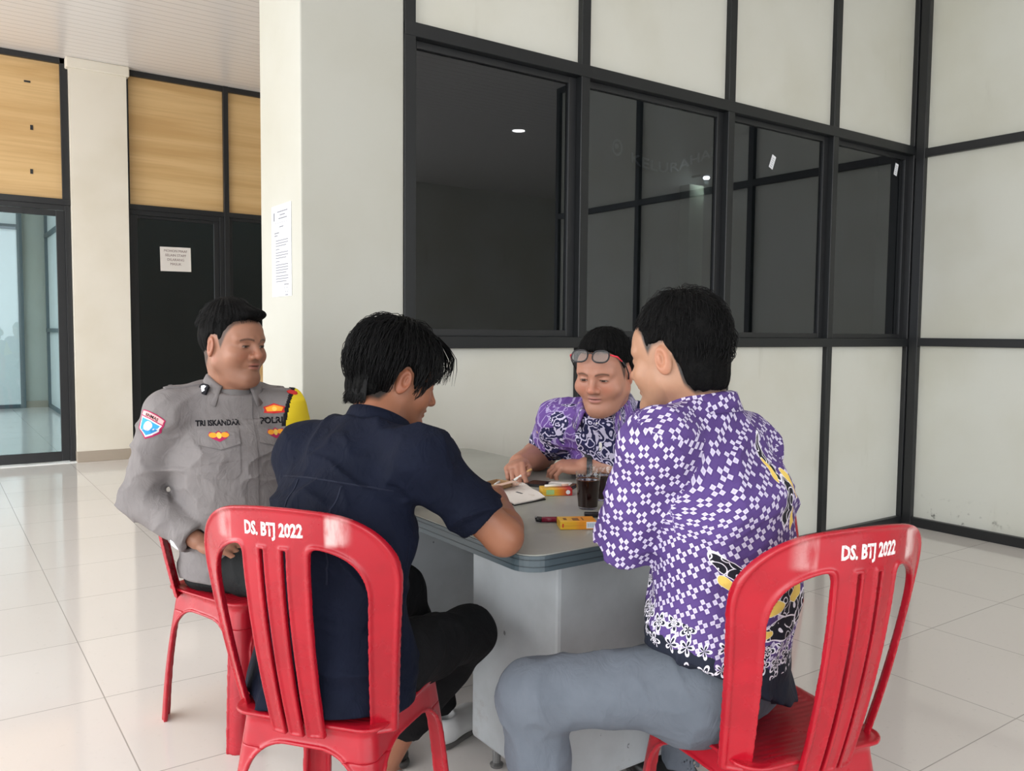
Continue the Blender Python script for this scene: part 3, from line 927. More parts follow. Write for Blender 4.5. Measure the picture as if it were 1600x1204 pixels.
# two maker's stickers on the panes
for (x, z, ang, lab) in ((3.862, 2.185, -22, 'tilted white sticker on the third dark window pane'), (5.085, 2.288, -14, 'tilted white sticker near the corner on the fourth dark window pane')):
    t = thing('sticker', lab, 'sticker', (x, PY + 0.0172, z))
    bm = BM(); box(bm, -0.017, 0.017, -0.0006, 0.0006, -0.038, 0.038, M=Matrix.Rotation(math.radians(-ang), 4, 'Y'))
    s = obj('sheet', bm, M_paper, t)
    bm = BM()
    for q in range(5): box(bm, -0.011, 0.009 + 0.002 * (q % 2), -0.0010, -0.0006, -0.028 + q * 0.012, -0.026 + q * 0.012, M=Matrix.Rotation(math.radians(-ang), 4, 'Y'))
    obj('print', bm, M_ink_grey, s)

# ------------------------------------------------------------------ people
class Fr:
    """local frame: origin, forward (y), up (z); x = y cross z (person's right side)"""
    def __init__(s, o, fwd, up=(0, 0, 1), scale=1.0, flip=False):
        y = nrm(fwd); z = np.asarray(up, float); z = nrm(z - y * (z @ y)); x = np.cross(y, z)
        if flip: x = -x
        s.o = np.asarray(o, float); s.R = np.stack([x, y, z]); s.s = scale
    def p(s, *l): return s.o + s.s * (np.asarray(l, float) @ s.R)
    def loc(s, w): return ((np.asarray(w, np.float32) - s.o.astype(np.float32)) @ s.R.T.astype(np.float32)) / s.s
    def cone(s, a, b, ra, rb, **kw): return cone(s.p(*a), s.p(*b), ra * s.s, rb * s.s, **kw)
    def ell(s, c, r, rot=None, **kw):
        R = s.R if rot is None else rot @ s.R
        return ell(s.p(*c), np.asarray(r) * s.s, R, **kw)
    def fn(s, f, **kw):
        return P(lambda p: f(s.loc(p)) * s.s, V(9, 9, 9), V(-9, -9, -9), **kw)
def rotx(a):
    c, s = math.cos(a), math.sin(a); return np.array([[1, 0, 0], [0, c, s], [0, -s, c]])
def roty(a):
    c, s = math.cos(a), math.sin(a); return np.array([[c, 0, -s], [0, 1, 0], [s, 0, c]])
def rotz(a):
    c, s = math.cos(a), math.sin(a); return np.array([[c, s, 0], [-s, c, 0], [0, 0, 1]])

def head_prims(F, fat=0.0, neck=(0, -0.045, -0.19), neck_r=0.056):
    q = []
    q.append(F.ell((0, -0.016, 0.030), (0.0765, 0.0955, 0.086), k=0.02))
    q.append(F.ell((0, 0.020, -0.022), (0.0645 + fat, 0.068, 0.084), k=0.03))
    q.append(F.ell((0, 0.040, 0.040), (0.060, 0.050, 0.046), k=0.03))
    for s in (-1, 1):
        q.append(F.cone((s * 0.050, 0.002, -0.052), (s * 0.014, 0.066, -0.094), 0.021 + fat * 0.8, 0.019, k=0.03))
        q.append(F.ell((s * (0.037 + fat * 0.6), 0.058, -0.030), (0.025 + fat, 0.024, 0.026), k=0.022))
        q.append(F.cone((s * 0.050, 0.068, 0.020), (s * 0.014, 0.087, 0.018), 0.008, 0.009, k=0.016))
    q.append(F.cone((-0.010, 0.070, -0.098), (0.010, 0.070, -0.098), 0.0185, 0.0185, k=0.02))
    if fat > 0.003:
        q.append(F.ell((0, 0.030, -0.100), (0.050, 0.042, 0.026), k=0.03))
    for s in (-1, 1):   # sockets, lids
        q.append(F.ell((s * 0.033, 0.099, 0.003), (0.019, 0.017, 0.013), op='s', k=0.014))
        q.append(F.ell((s * 0.0325, 0.0735, 0.001), (0.0165, 0.0130, 0.0115), k=0.004))
        q.append(F.cone((s * 0.046, 0.0765, 0.0045), (s * 0.020, 0.0845, 0.0045), 0.0022, 0.0024, k=0.003))
    q.append(F.cone((0, 0.084, 0.014), (0, 0.104, -0.024), 0.0075, 0.0105, k=0.012))
    q.append(F.ell((0, 0.1045, -0.0285), (0.0125, 0.0115, 0.0095), k=0.008))
    for s in (-1, 1):
        q.append(F.ell((s * 0.0145, 0.0935, -0.0315), (0.0085, 0.0105, 0.0080), k=0.006))
        q.append(F.ell((s * 0.0068, 0.1010, -0.0400), (0.0036, 0.0050, 0.0035), op='s', k=0.003))
    q.append(F.ell((0, 0.0770, -0.052), (0.027, 0.014, 0.017), k=0.014))
    q.append(F.ell((0, 0.0885, -0.0535), (0.0205, 0.0085, 0.0052), k=0.005))
    q.append(F.ell((0, 0.0860, -0.0655), (0.0185, 0.0085, 0.0064), k=0.005))
    q.append(F.ell((0, 0.0965, -0.0590), (0.0240, 0.0085, 0.0015), op='s', k=0.003))
    for s in (-1, 1):   # ears
        rot = rotz(s * -0.35) @ rotx(-0.15)
        q.append(F.ell((s * 0.0790, -0.010, -0.006), (0.0075, 0.0170, 0.0300), rot, k=0.005))
        q.append(F.ell((s * 0.0890, -0.0075, -0.002), (0.0110, 0.0105, 0.0185), rot, op='s', k=0.005))
        q.append(F.ell((s * 0.0800, -0.003, -0.002), (0.0040, 0.0035, 0.0110), rot, k=0.003))
    q.append(F.cone((0, -0.035, -0.050), neck, neck_r, neck_r + 0.004, k=0.03))
    return q

def hand_prims(F, curls, thumb=(0.55, 0.75, -0.30), spread=0.0, tcurl=0.35, size=1.0):
    """F: origin wrist, y toward fingers, z back of the hand, x toward the thumb"""
    z_ = size
    q = [F.ell((0.002, 0.048 * z_, 0), (0.041 * z_, 0.056 * z_, 0.0165 * z_), k=0.012),
         F.ell((0.020 * z_, 0.034 * z_, -0.008), (0.020 * z_, 0.036 * z_, 0.0165 * z_), k=0.010),
         F.ell((-0.022 * z_, 0.040 * z_, -0.006), (0.016 * z_, 0.040 * z_, 0.0150 * z_), k=0.010)]
    base = ((0.029, 0.084), (0.010, 0.090), (-0.010, 0.086), (-0.028, 0.076))
    ph = ((0.043, 0.026, 0.021), (0.047, 0.029, 0.022), (0.043, 0.027, 0.021), (0.034, 0.021, 0.019))
    rr = (0.0094, 0.0096, 0.0090, 0.0080)
    for (bx, by), L, r, cu, sp in zip(base, ph, rr, curls, (1, 0.3, -0.4, -1.1)):
        p = np.array([bx, by, 0.001]) * z_; a = 0.0
        for k in range(3):
            a += cu[k]
            d = np.array([math.sin(sp * spread) * math.cos(a), math.cos(a) * math.cos(sp * spread), -math.sin(a)])
            e = p + d * L[k] * z_
            q.append(F.cone(p, e, r * z_ * (1.02 - 0.08 * k), r * z_ * (0.94 - 0.08 * k), k=0.003 if k else 0.007))
            p = e
    p = np.array([0.026, 0.016, -0.006]) * z_; d = nrm(thumb)
    for k, (L, r) in enumerate(((0.040, 0.0130), (0.032, 0.0108), (0.026, 0.0098))):
        e = p + d * L * z_
        q.append(F.cone(p, e, r * z_, r * z_ * 0.9, k=0.008 if k == 0 else 0.004))
        p = e
        d = nrm(d + tcurl * np.array([-0.7, 0.25, -0.15]))
    return q

def skin_mat(name, base, dark):
    m, t = mat(name)
    a = t.node('ShaderNodeVertexColor', layer_name='Col').outputs[0]
    g = t.node('ShaderNodeNewGeometry').outputs['Position']
    n, _ = t.noise(g, 400.0, 3, 0.6); n2, _ = t.noise(g, 40.0, 4, 0.6)
    c = t.mix(t.m('MULTIPLY', t.sstep(n2, 0.4, 0.7), 0.16), a, dark)
    t.bsdf(c, 0.46, 0.42, t.bump(n, 0.10, 0.0008), **{'Subsurface Weight': 0.12, 'Subsurface Radius': (0.012, 0.005, 0.003), 'Subsurface Scale': 0.6})
    return m
def paint_head(v, F, base, lip, hairline, scalp=(0.02, 0.018, 0.017), scalp_amt=1.0, stubble=0.25, brow=1.0, mous=0.3, lids=0.5):
    L = F.loc(v); x, y, z = L[:, 0], L[:, 1], L[:, 2]; ax = np.abs(x)
    c = np.tile(np.asarray(base, np.float32), (len(v), 1))
    def blend(m, col, a=1.0):
        w = np.clip(m, 0, 1)[:, None] * a
        c[:] = c * (1 - w) + np.asarray(col, np.float32) * w
    ss = lambda t, a, b: (lambda u: u * u * (3 - 2 * u))(np.clip((t - a) / (b - a), 0, 1))
    inh = (np.abs(z) < 0.13) & (np.linalg.norm(L, axis=1) < 0.17)
    red = np.asarray(base) * np.array([1.08, 0.78, 0.72])
    blend(np.exp(-(((ax - 0.040) / 0.018) ** 2 + ((z + 0.028) / 0.018) ** 2)) * (y > 0.03) * inh, red, 0.55)
    blend(np.exp(-((x / 0.016) ** 2 + ((z + 0.026) / 0.016) ** 2)) * (y > 0.08) * inh, red, 0.55)
    blend(ss(ax, 0.074, 0.082) * inh * (z > -0.05), red, 0.6)
    blend(np.exp(-(((ax - 0.032) / 0.016) ** 2 + ((z + 0.004) / 0.010) ** 2)) * (y > 0.055) * inh, np.asarray(base) * np.array([0.66, 0.58, 0.56]), lids)
    # beard shadow and moustache
    blend(ss(-z, 0.045, 0.075) * (y > 0.0) * ss(0.125 + z, 0, 0.02) * inh, np.asarray(base) * np.array([0.55, 0.58, 0.62]), stubble)
    blend(np.exp(-((ax / 0.024) ** 4 + ((z + 0.0465) / 0.0050) ** 2)) * (y > 0.08) * inh, np.asarray(base) * 0.25, mous)
    # lips
    blend((((x / 0.0215) ** 2 + ((z + 0.0595) / 0.0095) ** 2) < 1) * (y > 0.074) * inh, lip, 0.8)
    blend((((x / 0.0225) ** 2 + ((z + 0.0592) / 0.0016) ** 2) < 1) * (y > 0.072) * inh, np.asarray(lip) * 0.18, 0.9)
    # brows
    bz = 0.0215 - 12.0 * (ax - 0.030) ** 2
    blend(ss(0.0042 - np.abs(z - bz), 0, 0.0025) * (ax > 0.011) * (ax < 0.051) * (y > 0.05) * inh, (0.02, 0.016, 0.014), 0.85 * brow)
    # eyes, lids lowered
    e = ((ax - 0.0325) / 0.0125) ** 2
    open_ = ((e < 1) & (np.abs(z + 0.0010) < 0.0030 * np.sqrt(np.clip(1 - e, 0, 1)))) * (y > 0.06) * inh
    blend(open_.astype(float), (0.30, 0.24, 0.21), 1.0)
    blend((open_ > 0) * (ax > 0.0265) * (ax < 0.0385), (0.015, 0.010, 0.008), 1.0)
    blend(((e < 1.15) & (np.abs(z - 0.0024 + 0.003 * e) < 0.0013)) * (y > 0.06) * inh, (0.015, 0.01, 0.009), 0.9)
    # scalp under the hair
    if hairline is not None:
        h = np.interp(y, hairline[0], hairline[1])
        w = ss(z - h, -0.006, 0.012) * inh * (ax < 0.0800 + 0.02 * (z > 0.03))
        w = w * np.where((ax > 0.073) & (z < 0.024) & (y > -0.032) & (y < 0.012), 0, 1)
        blend(w, scalp, scalp_amt)
    return c
HL = ([-.13, -.055, -.036, -.026, -.012, .012, .024, .042, .060, .078, .13], [-.070, -.066, -.045, .000, .030, .026, -.012, .030, .058, .067, .070])
M_hair, _t = mat('black_hair')
_tc = _t.node('ShaderNodeTexCoord').outputs['Object']
_n, _ = _t.noise(_tc, 180.0, 3, 0.6); _n2, _ = _t.noise(_tc, 60.0, 4, 0.7)
_t.bsdf(_t.mix(_t.sstep(_n2, 0.4, 0.7), (0.0028, 0.0028, 0.003, 1), (0.006, 0.006, 0.006, 1)), 0.65, 0.06, _t.bump(_n, 0.8, 0.003))
M_strand = plain('hair_strands', (0.006, 0.006, 0.0065), 0.45, 0.14)

def hair_prims(F, hl, vol=0.006, top=0.012, seed=1, amp=0.003, extra=()):
    q = [F.ell((0, -0.018, 0.034), (0.0775 + vol, 0.0975 + vol, 0.087 + vol), k=0.02),
         F.ell((0, -0.010, 0.052 + top * 0.6), (0.068 + vol, 0.084 + vol, 0.066 + top), k=0.02)]
    q += list(extra)
    def reg(L):
        return (np.interp(L[:, 1], hl[0], hl[1]) - L[:, 2]) * 0.8
    q.append(F.fn(reg, op='i', k=0.010))
    def ear(L):
        return np.sqrt((np.maximum(np.abs(L[:, 0]) - 0.08, 0)) ** 2 + ((L[:, 1] + 0.008) * 1.0) ** 2 + ((L[:, 2] + 0.008) * 0.62) ** 2) - 0.021
    q.append(F.fn(ear, op='s', k=0.004))
    def nz(L):
        r = np.linalg.norm(L[:, :2], axis=1)
        a = np.arctan2(L[:, 0], L[:, 1] + 0.04)
        k = np.stack([a * 9, L[:, 2] * 16, r * 14], 1)
        return -amp * vnoise(k, seed) - amp * 0.6 * vnoise(k * np.array([3.2, 1.2, 1.2]), seed + 2)
    q.append(F.fn(nz, op='d'))
    return q
def strands(F, hl, n, L0, lift, seed, sweep=0.0, fringe=0.0, r=0.0009, rad=(0.084, 0.104, 0.096), cz=0.036):
    rg = random.Random(seed)
    bm = BM()
    for i in range(n):
        az = rg.uniform(-math.pi, math.pi); po = math.acos(1 - rg.random() * 1.40) * 0.98
        ln = L0 * rg.uniform(0.6, 1.3); sw = sweep + rg.uniform(-0.35, 0.35)
        pts = []; rr = []
        N = 6
        lf = lift * rg.uniform(0.3, 1.2)
        for k in range(N):
            t = k / (N - 1)
            pz = po + ln * t / 0.095; a = az + sw * t * ln / 0.095 * 0.6
            s = 1.0 + (lf * math.sin(math.pi * min(1, t * 1.1)) + 0.010 * t * lf * 30) / 0.09
            p = np.array([rad[0] * math.sin(pz) * math.sin(a), -0.018 + rad[1] * math.sin(pz) * math.cos(a), cz + rad[2] * math.cos(pz)])
            p = np.array([p[0] * s, -0.018 + (p[1] + 0.018) * s, cz + (p[2] - cz) * s])
            pts.append(p); rr.append(r * F.s * (1.0 - 0.75 * t) + 0.0001)
        e = pts[-1]
        lim = np.interp(e[1], hl[0], hl[1]) - fringe * (e[1] > 0.03) - 0.006
        keep = [p for p in pts if p[2] > np.interp(p[1], hl[0], hl[1]) - fringe * (p[1] > 0.03) - 0.006 and not (abs(p[0]) > 0.066 and -0.032 < p[1] < 0.014 and p[2] < 0.028)]
        if len(keep) < 3: continue
        tube(bm, [F.p(*p) for p in keep], rr[:len(keep)], 3, cap=False)
    return bm

class Proj:
    """drop flat shapes on a garment: ray march along -n to its surface"""
    def __init__(s, prims, o, n, up):
        s.pr = [q for q in prims if q.op != 'd']; s.full = prims
        s.n = nrm(n); u = np.asarray(up, float); s.v = nrm(u - s.n * (u @ s.n)); s.u = np.cross(s.v, s.n); s.o = np.asarray(o, float)
    def many(s, pts):
        pts = np.asarray(pts, np.float32)
        w = s.o + pts[:, :1] * s.u + pts[:, 1:2] * s.v + s.n * 0.09
        w = w.astype(np.float32)
        d = np.zeros(len(w), np.float32)
        for _ in range(26):
            d = combine(s.full, w)
            w = w - (np.clip(d, -0.03, 0.03) * 0.8)[:, None] * s.n.astype(np.float32)
        return w + pts[:, 2:3] * s.n.astype(np.float32)
def drape(name, bm, pj, mat_, parent, maxlen=0.008, thick=0.0010):
    """bm: flat 2-D faces in x,y"""
    bmesh.ops.triangulate(bm, faces=bm.faces)
    for _ in range(5):
        es = [e for e in bm.edges if e.calc_length() > maxlen]
        if not es: break
        bmesh.ops.subdivide_edges(bm, edges=es, cuts=1)
        bmesh.ops.triangulate(bm, faces=[f for f in bm.faces if len(f.verts) > 3])
    if thick:
        r = bmesh.ops.extrude_face_region(bm, geom=bm.faces[:])
        for v in [g for g in r['geom'] if isinstance(g, bmesh.types.BMVert)]: v.co.z += thick
    bm.verts.ensure_lookup_table()
    co = np.array([v.co[:] for v in bm.verts])
    w = pj.many(co)
    for v, c in zip(bm.verts, w): v.co = Vector(c.tolist())
    return obj(name, bm, mat_, parent)
def poly(bm, pts, z=0.0):
    return bm.faces.new([bm.verts.new(Vector((x, y, z))) for x, y in pts])
def ribbon(bm, pts, w, z=0.0):
    P_ = [Vector((p[0], p[1], 0)) for p in pts]
    prev = None
    for i, p in enumerate(P_):
        t = (P_[min(i + 1, len(P_) - 1)] - P_[max(i - 1, 0)]).normalized(); n = Vector((-t.y, t.x, 0)) * w * 0.5
        a = bm.verts.new(p + n + Vector((0, 0, z))); b = bm.verts.new(p - n + Vector((0, 0, z)))
        if prev: bm.faces.new((prev[0], prev[1], b, a))
        prev = (a, b)
def textflat(s, size, sx=1.0, bold=0.0, dx=0.0, dy=0.0, arc=0.0):
    me = text_verts(s, size, sx, bold)
    bm = BM(); bm.from_mesh(me); bpy.data.meshes.remove(me)
    for v in bm.verts:
        v.co.y += dy - arc * v.co.x ** 2; v.co.x += dx
    return bm

def build_body(root, prims, Fh, base, lip, lo=None, hi=None, res=0.0021, **kw):
    v, f = surf(prims, res, smooth=0)
    c = paint_head(v, Fh, base, lip, **kw)
    me = tomesh('body', v, f)
    vcol(me, 'Col', c)
    return link('body', me, skin_mat('skin', base, tuple(np.asarray(base) * 0.7)), root)

def fabric(name, col, col2=None, weave=900.0, rough=0.85, sheen=0.0, wr=0.35):
    m, t = mat(name)
    g = t.node('ShaderNodeTexCoord').outputs['Object']
    n, _ = t.noise(g, 7.0, 5, 0.6); w, _ = t.noise(g, weave, 2, 0.5)
    n3, _ = t.noise(t.node('ShaderNodeMapping', {'Vector': g, 'Scale': (22, 22, 14)}).outputs[0], 1.0, 3, 0.55, 1.2)
    col2 = col2 or tuple(c * 0.82 for c in col)
    c = t.mix(t.sstep(n, 0.35, 0.7), col, col2)
    b1 = t.bump(w, 0.12, 0.001)
    bn = t.node('ShaderNodeBump', {'Height': n3, 'Strength': wr, 'Distance': 0.012, 'Normal': b1}).outputs[0]
    t.bsdf(c, rough, 0.12, bn, **{'Sheen Weight': sheen})
    return m
def open_end(p, d, r, depth=0.03):
    """cuts a hollow into a sleeve or trouser end at p, outward direction d"""
    d = nrm(d); p = np.asarray(p, float)
    return cone(p - d * depth, p + d * 0.05, r, r, op='s', k=0.003)
def flat_end(p, d):
    """d<0 behind plane, used on its own sub-solid"""
    return p, nrm(d)
def cutcone(a, b, ra, rb, cut_b=True, **kw):
    """cone whose b end is cut flat"""
    q = cone(a, b, ra, rb, **kw); a = np.asarray(a, float); b = np.asarray(b, float); d = nrm(b - a).astype(np.float32)
    f0 = q.f; bb = b.astype(np.float32)
    q.f = lambda p: smax(f0(p), (p - bb) @ d, 0.006)
    return q
def leg_prims(hip, knee, ankle, r=(0.092, 0.066, 0.058, 0.050), cut=True, k=0.03):
    hip, knee, ankle = map(lambda x: np.asarray(x, float), (hip, knee, ankle))
    mid = knee + (ankle - knee) * 0.35
    return [cone(hip, knee, r[0], r[1], k=k), cone(knee, mid, r[1] * 0.98, r[2] * 1.02, k=0.03),
            cutcone(mid, ankle, r[2], r[3], k=0.02), open_end(ankle, ankle - knee, r[3] - 0.008)]
def shoe(name, heel, toe, mats, root, sole=(0.6, 0.6, 0.58), w=0.048, h_=0.075, lab=None):
    heel = np.asarray(heel, float); toe = np.asarray(toe, float); d = nrm(toe - heel)
    F = Fr(heel, d)
    L = float(np.linalg.norm(toe - heel))
    pr = [F.ell((0, 0.045, 0.045), (w * 0.78, 0.055, h_ * 0.72), k=0.02), F.ell((0, L * 0.66, 0.032), (w, L * 0.36, 0.036), k=0.03),
          F.cone((0, 0.06, 0.05), (0, L * 0.7, 0.035), 0.036, 0.028, k=0.03),
          F.fn(lambda q: 0.012 - q[:, 2], op='i', k=0.004), F.ell((0, 0.045, 0.125), (0.030, 0.038, 0.055), op='s', k=0.01)]
    o = link(name, tomesh(name, *surf(pr, 0.004)), mats[0], root)
    pr = [F.ell((0, 0.05, 0.010), (w * 0.80, 0.062, 0.03), k=0.02), F.ell((0, L * 0.64, 0.010), (w * 1.03, L * 0.40, 0.03), k=0.03),
          F.fn(lambda q: np.abs(q[:, 2] - 0.0085) - 0.0085, op='i', k=0.003)]
    link('sole', tomesh('sole', *surf(pr, 0.004)), mats[1], o)
    return o

def shell(name, v, f, mask, off, mat_, parent, thick=0.0):
    """a strip of cloth lying on a garment: the masked faces lifted along their normals"""
    fn_ = np.cross(v[f[:, 1]] - v[f[:, 0]], v[f[:, 2]] - v[f[:, 0]])
    vn = np.zeros_like(v)
    for k in range(4): np.add.at(vn, f[:, k], fn_)
    vn /= np.linalg.norm(vn, axis=1)[:, None] + 1e-9
    q = f[mask]
    ids, inv = np.unique(q, return_inverse=True)
    inv = inv.reshape(q.shape)
    top = v[ids] + vn[ids] * off; bot = v[ids] + vn[ids] * (off * 0.1)
    n = len(ids)
    from collections import Counter
    ed = Counter(); dr = {}
    for a in inv:
        for k in range(4):
            e = (int(a[k]), int(a[(k + 1) % 4])); ed[tuple(sorted(e))] += 1; dr[tuple(sorted(e))] = e
    side = [(e[1], e[0], e[0] + n, e[1] + n) for s_, e in dr.items() if ed[s_] == 1]
    faces = np.concatenate([inv, inv[:, ::-1] + n, np.array(side, np.int64).reshape(-1, 4)]).astype(np.int32)
    return link(name, tomesh(name, np.concatenate([top, bot]), faces), mat_, parent)

def spine(pel, mid, neck, f, r_pel, r_sh, dims, bow=0.03):
    """dims: (a,b) at hem, pelvis, waist, chest, shoulder, neck"""
    pel, mid, neck, f = [np.asarray(x, float) for x in (pel, mid, neck, f)]
    st = []
    low = pel + np.array([0, 0, -0.055])
    pts = [low, pel + np.array([0, 0, 0.02]), pel * 0.62 + mid * 0.38 - f * bow, pel * 0.27 + mid * 0.73 - f * bow * 1.1, mid - f * 0.008 + np.array([0, 0, -0.012]), neck]
    for i, (p, (a, b)) in enumerate(zip(pts, dims)):
        w = [0, 0, 0.35, 0.75, 1, 1][i]
        st.append((p, a, b, nrm(np.asarray(r_pel, float) * (1 - w) + np.asarray(r_sh, float) * w)))
    return st
def arm_skin(S, E, W, r=(0.047, 0.040, 0.041, 0.027), k=0.02):
    S, E, W = [np.asarray(x, float) for x in (S, E, W)]
    m = E + (W - E) * 0.28
    return [cone(S, E, r[0], r[1], k=k), cone(E, m, r[1], r[2], k=0.015), cone(m, W, r[2], r[3], k=0.015)]
def collar_mesh(name, c, axis, right, rx, ry, h_, mat_, root, gap=0.5, flare=0.014, thick=0.0035, fold=0.035, a0=None):
    """stand and fold collar: a band round the neck open at the front"""
    ax = nrm(axis); r = nrm(np.asarray(right) - ax * (np.asarray(right) @ ax)); f = np.cross(ax, r); c = np.asarray(c, float)
    bm = BM(); N = 44
    prof = [(-0.004, 0.0), (-0.002, h_), (0.002, h_ + 0.004), (0.006, h_), (flare, h_ - fold), (flare + thick, h_ - fold), (0.006 + thick * 1.4, h_ + 0.004), (0.0, h_ + 0.008), (-0.006, h_ + 0.004), (-0.008, 0.0)]
    rows = []
    for i in range(N + 1):
        t = -math.pi + gap + (2 * math.pi - 2 * gap) * i / N      # 0 = back
        x, y = math.sin(t), -math.cos(t)
        front = max(0, y)
        row = []
        for q, (o, z) in enumerate(prof):
            lowf = 0.030 * front ** 1.5
            o2 = o + (0.018 * front if q in (4, 5) else 0)
            z2 = z - lowf * (1.0 if z > 0 else 0.7) - (0.020 * front if q in (4, 5) else 0)
            p = c + r * x * (rx + o2) + f * y * (ry + o2) + ax * z2
            row.append(bm.verts.new(Vector(p.tolist())))
        rows.append(row)
    n = len(prof)
    for a, b in zip(rows, rows[1:]):
        for k in range(n): bm.faces.new((a[k], a[(k + 1) % n], b[(k + 1) % n], b[k]))
    bm.faces.new(rows[0]); bm.faces.new(rows[-1][::-1])
    return obj(name, bm, mat_, root, smooth=True)
def uv_shirt(me, loft, arms, R=0.17):
    """cloth coordinates for printed fabric: corner attribute 'cloth' = (u, v, part)"""
    n = len(me.vertices); co = np.empty(n * 3, np.float32); me.vertices.foreach_get('co', co); co = co.reshape(-1, 3)
    lv = np.empty(len(me.loops), np.int32); me.loops.foreach_get('vertex_index', lv)
    fc = lv.reshape(-1, 4)
    T, x, y, z, a, b = loft.coords(co)
    th = np.arctan2(x / a, -y / b)
    zt = float(loft.c[4][2]); w = np.clip((co[:, 2] - (zt - 0.17)) / 0.13, 0, 1); w = w * w * (3 - 2 * w)
    bk = y < 0
    up = np.where(bk, x * 1.1, np.sign(x) * np.pi * R - x * 1.1)
    tor = np.stack([(1 - w) * th * R + w * up, co[:, 2] + w * 0.9 * (b - np.abs(y)), np.zeros(n)], 1)
    k0 = (np.sqrt((x / a) ** 2 + (y / b) ** 2) - 1) * np.minimum(a, b)
    best = np.clip(k0, -0.2, None) + 0.012; reg = np.zeros(n, int); uvs = [tor]; ths = [th]
    for i, (S, E, ref) in enumerate(arms):
        S, E = np.asarray(S, float), np.asarray(E, float); d = nrm(E - S); L = np.linalg.norm(E - S)
        q = co - S; t = q @ d
        rf = nrm(np.asarray(ref) - d * (np.asarray(ref) @ d)); sd = np.cross(d, rf)
        dist = np.linalg.norm(q - np.clip(t, 0.0, L + 0.1)[:, None] * d, axis=1) - 0.062
        m = (dist < best) & (t > -0.05)
        best[m] = dist[m]; reg[m] = i + 1
        uvs.append(np.stack([(q @ sd) * 1.3 + 0.5, 1.0 - t, np.full(n, float(i + 1))], 1))
    fr = reg[fc[:, 0]]
    out = np.zeros((len(fc), 4, 3), np.float32)
    for r_ in range(len(uvs)):
        m = fr == r_
        u = uvs[r_][fc[m]]
        if r_ == 0:
            per = 2 * math.pi * R
            u0 = u[:, :1, 0]
            u[:, :, 0] = u0 + (u[:, :, 0] - u0 + per / 2) % per - per / 2
        out[m] = u
    vvec(me, 'cloth', out.reshape(-1, 3), 'CORNER')

